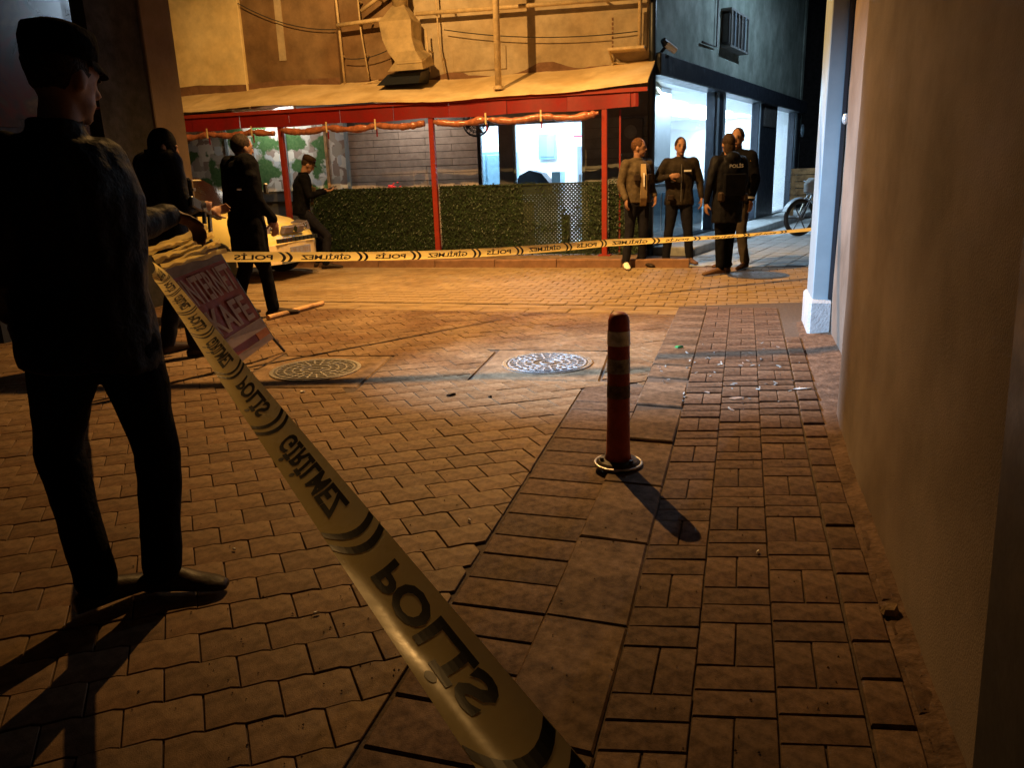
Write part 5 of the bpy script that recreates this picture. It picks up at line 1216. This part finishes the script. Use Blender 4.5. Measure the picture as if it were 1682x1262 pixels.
# ================================================================== MOTORCYCLE
mo = thing('motorcycle', 'dark motorcycle with a pale fairing half hidden by the right building corner', 'motorcycle', (6.3, 15.4, 0), R(15))
def wheel_at(x, r_=.31):
    wb = MB(); n = 32; wb.tube([V((x+r_*math.cos(2*math.pi*k/n), 0, r_+.0+r_*math.sin(2*math.pi*k/n)+.04)) for k in range(n+1)], .045, 8)
    w_ = wb.build('wheel', M['tyre'], mo, world=False, smooth=True); sp_ = MB()
    for k in range(6):
        a = k*math.pi/3; sp_.tube([(x, 0, r_+.04), (x+math.cos(a)*r_*.9, 0, r_+.04+math.sin(a)*r_*.9)], .012, 5)
    sp_.tube([(x, -.05, r_+.04), (x, .05, r_+.04)], .06, 10); sp_.build('rim', M['framegrey'], w_, world=False)
wheel_at(-.62); wheel_at(.70)
MB().tube([(-.62, .07, .35), (-.36, .06, .92)], .025, 8).build('fork', M['chrome'], mo, world=False); MB().tube([(-.62, -.07, .35), (-.36, -.06, .92)], .025, 8).build('fork', M['chrome'], mo, world=False)
MB().loft([[V((-.55, y, z)) for y, z in ((-.05, .82), (.05, .82), (.06, 1.0), (-.06, 1.0))], [V((-.40, y, z)) for y, z in ((-.13, .78), (.13, .78), (.12, 1.10), (-.12, 1.10))], [V((-.18, y, z)) for y, z in ((-.12, .72), (.12, .72), (.1, 1.02), (-.1, 1.02))]]).build('fairing', M['cladgrey'], mo, world=False, bevel=.02)
MB().ell((.05, 0, .82), (.28, .13, .15)).build('tank', M['metalpanel'], mo, world=False, smooth=True); MB().ell((.5, 0, .82), (.36, .12, .07)).build('seat', M['tyre'], mo, world=False, smooth=True)
MB().box((.1, 0, .48), (.22, 0, 0), (0, .11, 0), (0, 0, .16)).build('engine', M['framegrey'], mo, world=False, bevel=.03); MB().tube([(-.34, -.33, 1.03), (-.36, 0, 1.0), (-.34, .33, 1.03)], .014, 6).build('handlebar', M['darkmetal'], mo, world=False)
fe = MB(); 
fe.loft([[V((-.62+.37*math.cos(a), y, .35+.37*math.sin(a))) for y in (-.06, .06)]+[V((-.62+.385*math.cos(a), y, .35+.385*math.sin(a))) for y in (.06, -.06)] for a in [R(20+k*14) for k in range(11)]]); fe.build('mudguard', M['metalpanel'], mo, world=False)
# ================================================================== LITTER
rg = random.Random(11)
for k in range(70):
    px = rg.gauss(1190, 75); py = rg.gauss(608, 34)
    if not (1075 < px < 1330 and 560 < py < 700): continue
    g0 = G(px, py, zsw(0, 5)+.002); z0 = zsw(g0.x, g0.y)
    a = rg.uniform(0, 6.28); L_ = rg.uniform(.004, .017); d1 = V((math.cos(a), math.sin(a), rg.uniform(-.2, .5)))*L_; d2 = V((-math.sin(a), math.cos(a), 0))*L_*rg.uniform(.25, .6)
    o = thing_ = MB().hexa([V((g0.x, g0.y, z0+.001))+p for p in (-d1-d2, d1-d2*.3, d1*.7+d2, -d1*.6+d2)]+[V((g0.x, g0.y, z0+.005))+p for p in (-d1-d2, d1-d2*.3, d1*.7+d2, -d1*.6+d2)]).build('glass_shard', M['shard'] if rg.random() < .8 else M['signwhite'])
    tag(o, 'bright splinter of broken glass scattered on the lit pavement right of the bollard', 'glass shard', 'glass splinters scattered on the lit pavement')
def bit(name, label, cat, px, py, a, b, hgt, mt, rot):
    g0 = G(px, py, .03 if px > 1050 else 0); z0 = zsw(g0.x, g0.y)+.004 if px > 1050 else .004; d1 = V((math.cos(rot), math.sin(rot), 0))*a; d2 = V((-math.sin(rot), math.cos(rot), 0))*b; c = V((g0.x, g0.y, z0))
    o = MB().loft([[c-d1+UP*.002, c-d1*.4-d2, c+d1*.5-d2*.8, c+d1, c+d1*.4+d2, c-d1*.5+d2*.9], [c-d1*.8+UP*hgt, c-d1*.3-d2*.7+UP*hgt, c+d1*.4-d2*.5+UP*hgt*1.4, c+d1*.9+UP*hgt, c+d1*.3+d2*.7+UP*hgt, c-d1*.4+d2*.6+UP*hgt*1.2]]).build(name, M[mt]); tag(o, label, cat)
bit('green_scrap', 'small green plastic scrap on the pavement above the glass splinters', 'scrap', 1115, 583, .035, .015, .012, 'litter', .1)
bit('dry_leaf', 'dark curled leaf lying on the pavers in the middle of the street', 'leaf', 741, 651, .035, .013, .012, 'leather', .5)
bit('dry_leaf', 'tiny dark leaf beside a pale stalk right of the bigger leaf', 'leaf', 805, 654, .012, .01, .01, 'leather', .1)
bit('cigarette_end', 'pale cigarette end on the pavers below the two manholes', 'cigarette end', 771, 858, .012, .004, .008, 'white', 2.2)
bit('cigarette_end', 'pale scrap lying near the left manhole cover', 'scrap', 497, 645, .02, .012, .006, 'white', .2)
bit('mortar_lump', 'broken lump of mortar at the foot of the right wall', 'lump', 1462, 1003, .035, .025, .018, 'concrete', .6)
bit('paper_scrap', 'flat pale paper scrap below the glass splinters', 'scrap', 1210, 661, .05, .02, .003, 'signwhite', .1)
bit('paper_scrap', 'long pale splinter close to the right wall foot', 'scrap', 1318, 647, .06, .008, .004, 'white', .05)
# ---- duty gear on the officers
def gear(idx, pieces):
    t_ = [o for o in bpy.data.objects if o.name.startswith('person') and o.type == 'EMPTY'][idx]
    for nm, mt, c, hv in pieces: MB().box(c, V((hv[0], 0, 0)), V((0, hv[1], 0)), V((0, 0, hv[2]))).build(nm, M[mt], t_, world=False, bevel=min(hv)*.5)

gear(2, [('radio', 'framegrey', (.15, .185, 1.28), (.026, .02, .05)), ('pouch', 'leather', (-.15, .21, .97), (.05, .03, .05)), ('pouch', 'leather', (.10, .22, .97), (.04, .03, .05))])
gear(5, [('radio', 'framegrey', (.12, .165, 1.20), (.024, .018, .045)), ('pouch', 'leather', (.14, .165, .95), (.045, .03, .04))])
gear(6, [('vest_back', 'black', (0, -.140, 1.12), (.16, .03, .14)), ('pouch', 'leather', (-.17, -.12, .98), (.04, .04, .06)), ('pouch', 'leather', (.16, -.13, .97), (.04, .04, .05))])
gear(7, [('radio', 'framegrey', (.10, .165, 1.26), (.024, .018, .045)), ('holster', 'leather', (.20, .03, .86), (.03, .05, .09)), ('pouch', 'leather', (-.12, .17, .96), (.045, .03, .04))])
# ---- things on the shop's inner walls
for k, (d_, z, w_, h_, mt) in enumerate(((5.2, 1.3, .5, .35, 'cyan'), (6.2, 1.55, .25, .3, 'cladgrey'), (9.6, 1.4, .5, .6, 'metalpanel'), (10.4, 1.7, .3, .25, 'cyan'))):
    fr_ = thing('wall_picture', ('wide blue framed notice on the shop back wall', 'small grey framed notice on the shop back wall', 'tall pale poster seen through the last shop window', 'small blue poster seen through the last shop window')[k], 'picture', tuple(S(d_, -3.8, z)))
    MB().sbox(d_-w_/2, d_+w_/2, -3.84, -3.80, z, z+h_).build('frame', M['darkmetal'], fr_); MB().sbox(d_-w_/2+.03, d_+w_/2-.03, -3.80, -3.79, z+.03, z+h_-.03).build('sheet', M[mt], fr_)


# ---- grit, crumbs and butts on the paving
rgg = random.Random(21)
def grit(name, n, xr, yr, zf2, parent, mt, lo=.0015, hi=.0045):
    gb = MB()
    for k in range(n):
        y = rgg.uniform(*yr); x0, x1 = xr(y); x = rgg.uniform(x0, x1); s = rgg.uniform(lo, hi); a = rgg.uniform(0, 6.28); z = zf2(x, y)
        c = V((x, y, z+s*.4)); p = [c+V((math.cos(a+2.1*i)*s*rgg.uniform(.7, 1.5), math.sin(a+2.1*i)*s, -s*.4)) for i in range(3)]+[c+UP*s*.8]
        gb.add(p, [(0, 1, 2), (0, 1, 3), (1, 2, 3), (2, 0, 3)])
    tag(gb.build(name, M[mt], parent), kind='stuff')
grit('grit', 420, lambda y: (-.6*y, Ax(y) if y < 4.8 else Bx(y)), (1.4, 7.0), lambda x, y: .002, street, 'concrete')
grit('grit', 260, lambda y: (Bx(y), Wx(y)-.02), (1.2, 6.2), lambda x, y: zsw(x, y)+.002, sw, 'concrete')
grit('dust_crumbs', 120, lambda y: (Sx(y), Wx(y)-.02), (1.5, 6.2), lambda x, y: zsw(x, y)+.002, sw, 'signwhite', .001, .003)
for k, (px, py, rot) in enumerate(((520, 1010, .4), (980, 990, 1.9), (1245, 905, .9), (385, 905, 2.6))):
    bit('cigarette_end', ('pale cigarette end on the pavers under the near tape', 'pale cigarette end on the long kerb slab', 'pale cigarette end on the brick pavement right of the bollard shadow', 'pale cigarette end beside the near man\'s shoe')[k], 'cigarette end', px, py, .011, .0035, .006, 'white', rot)
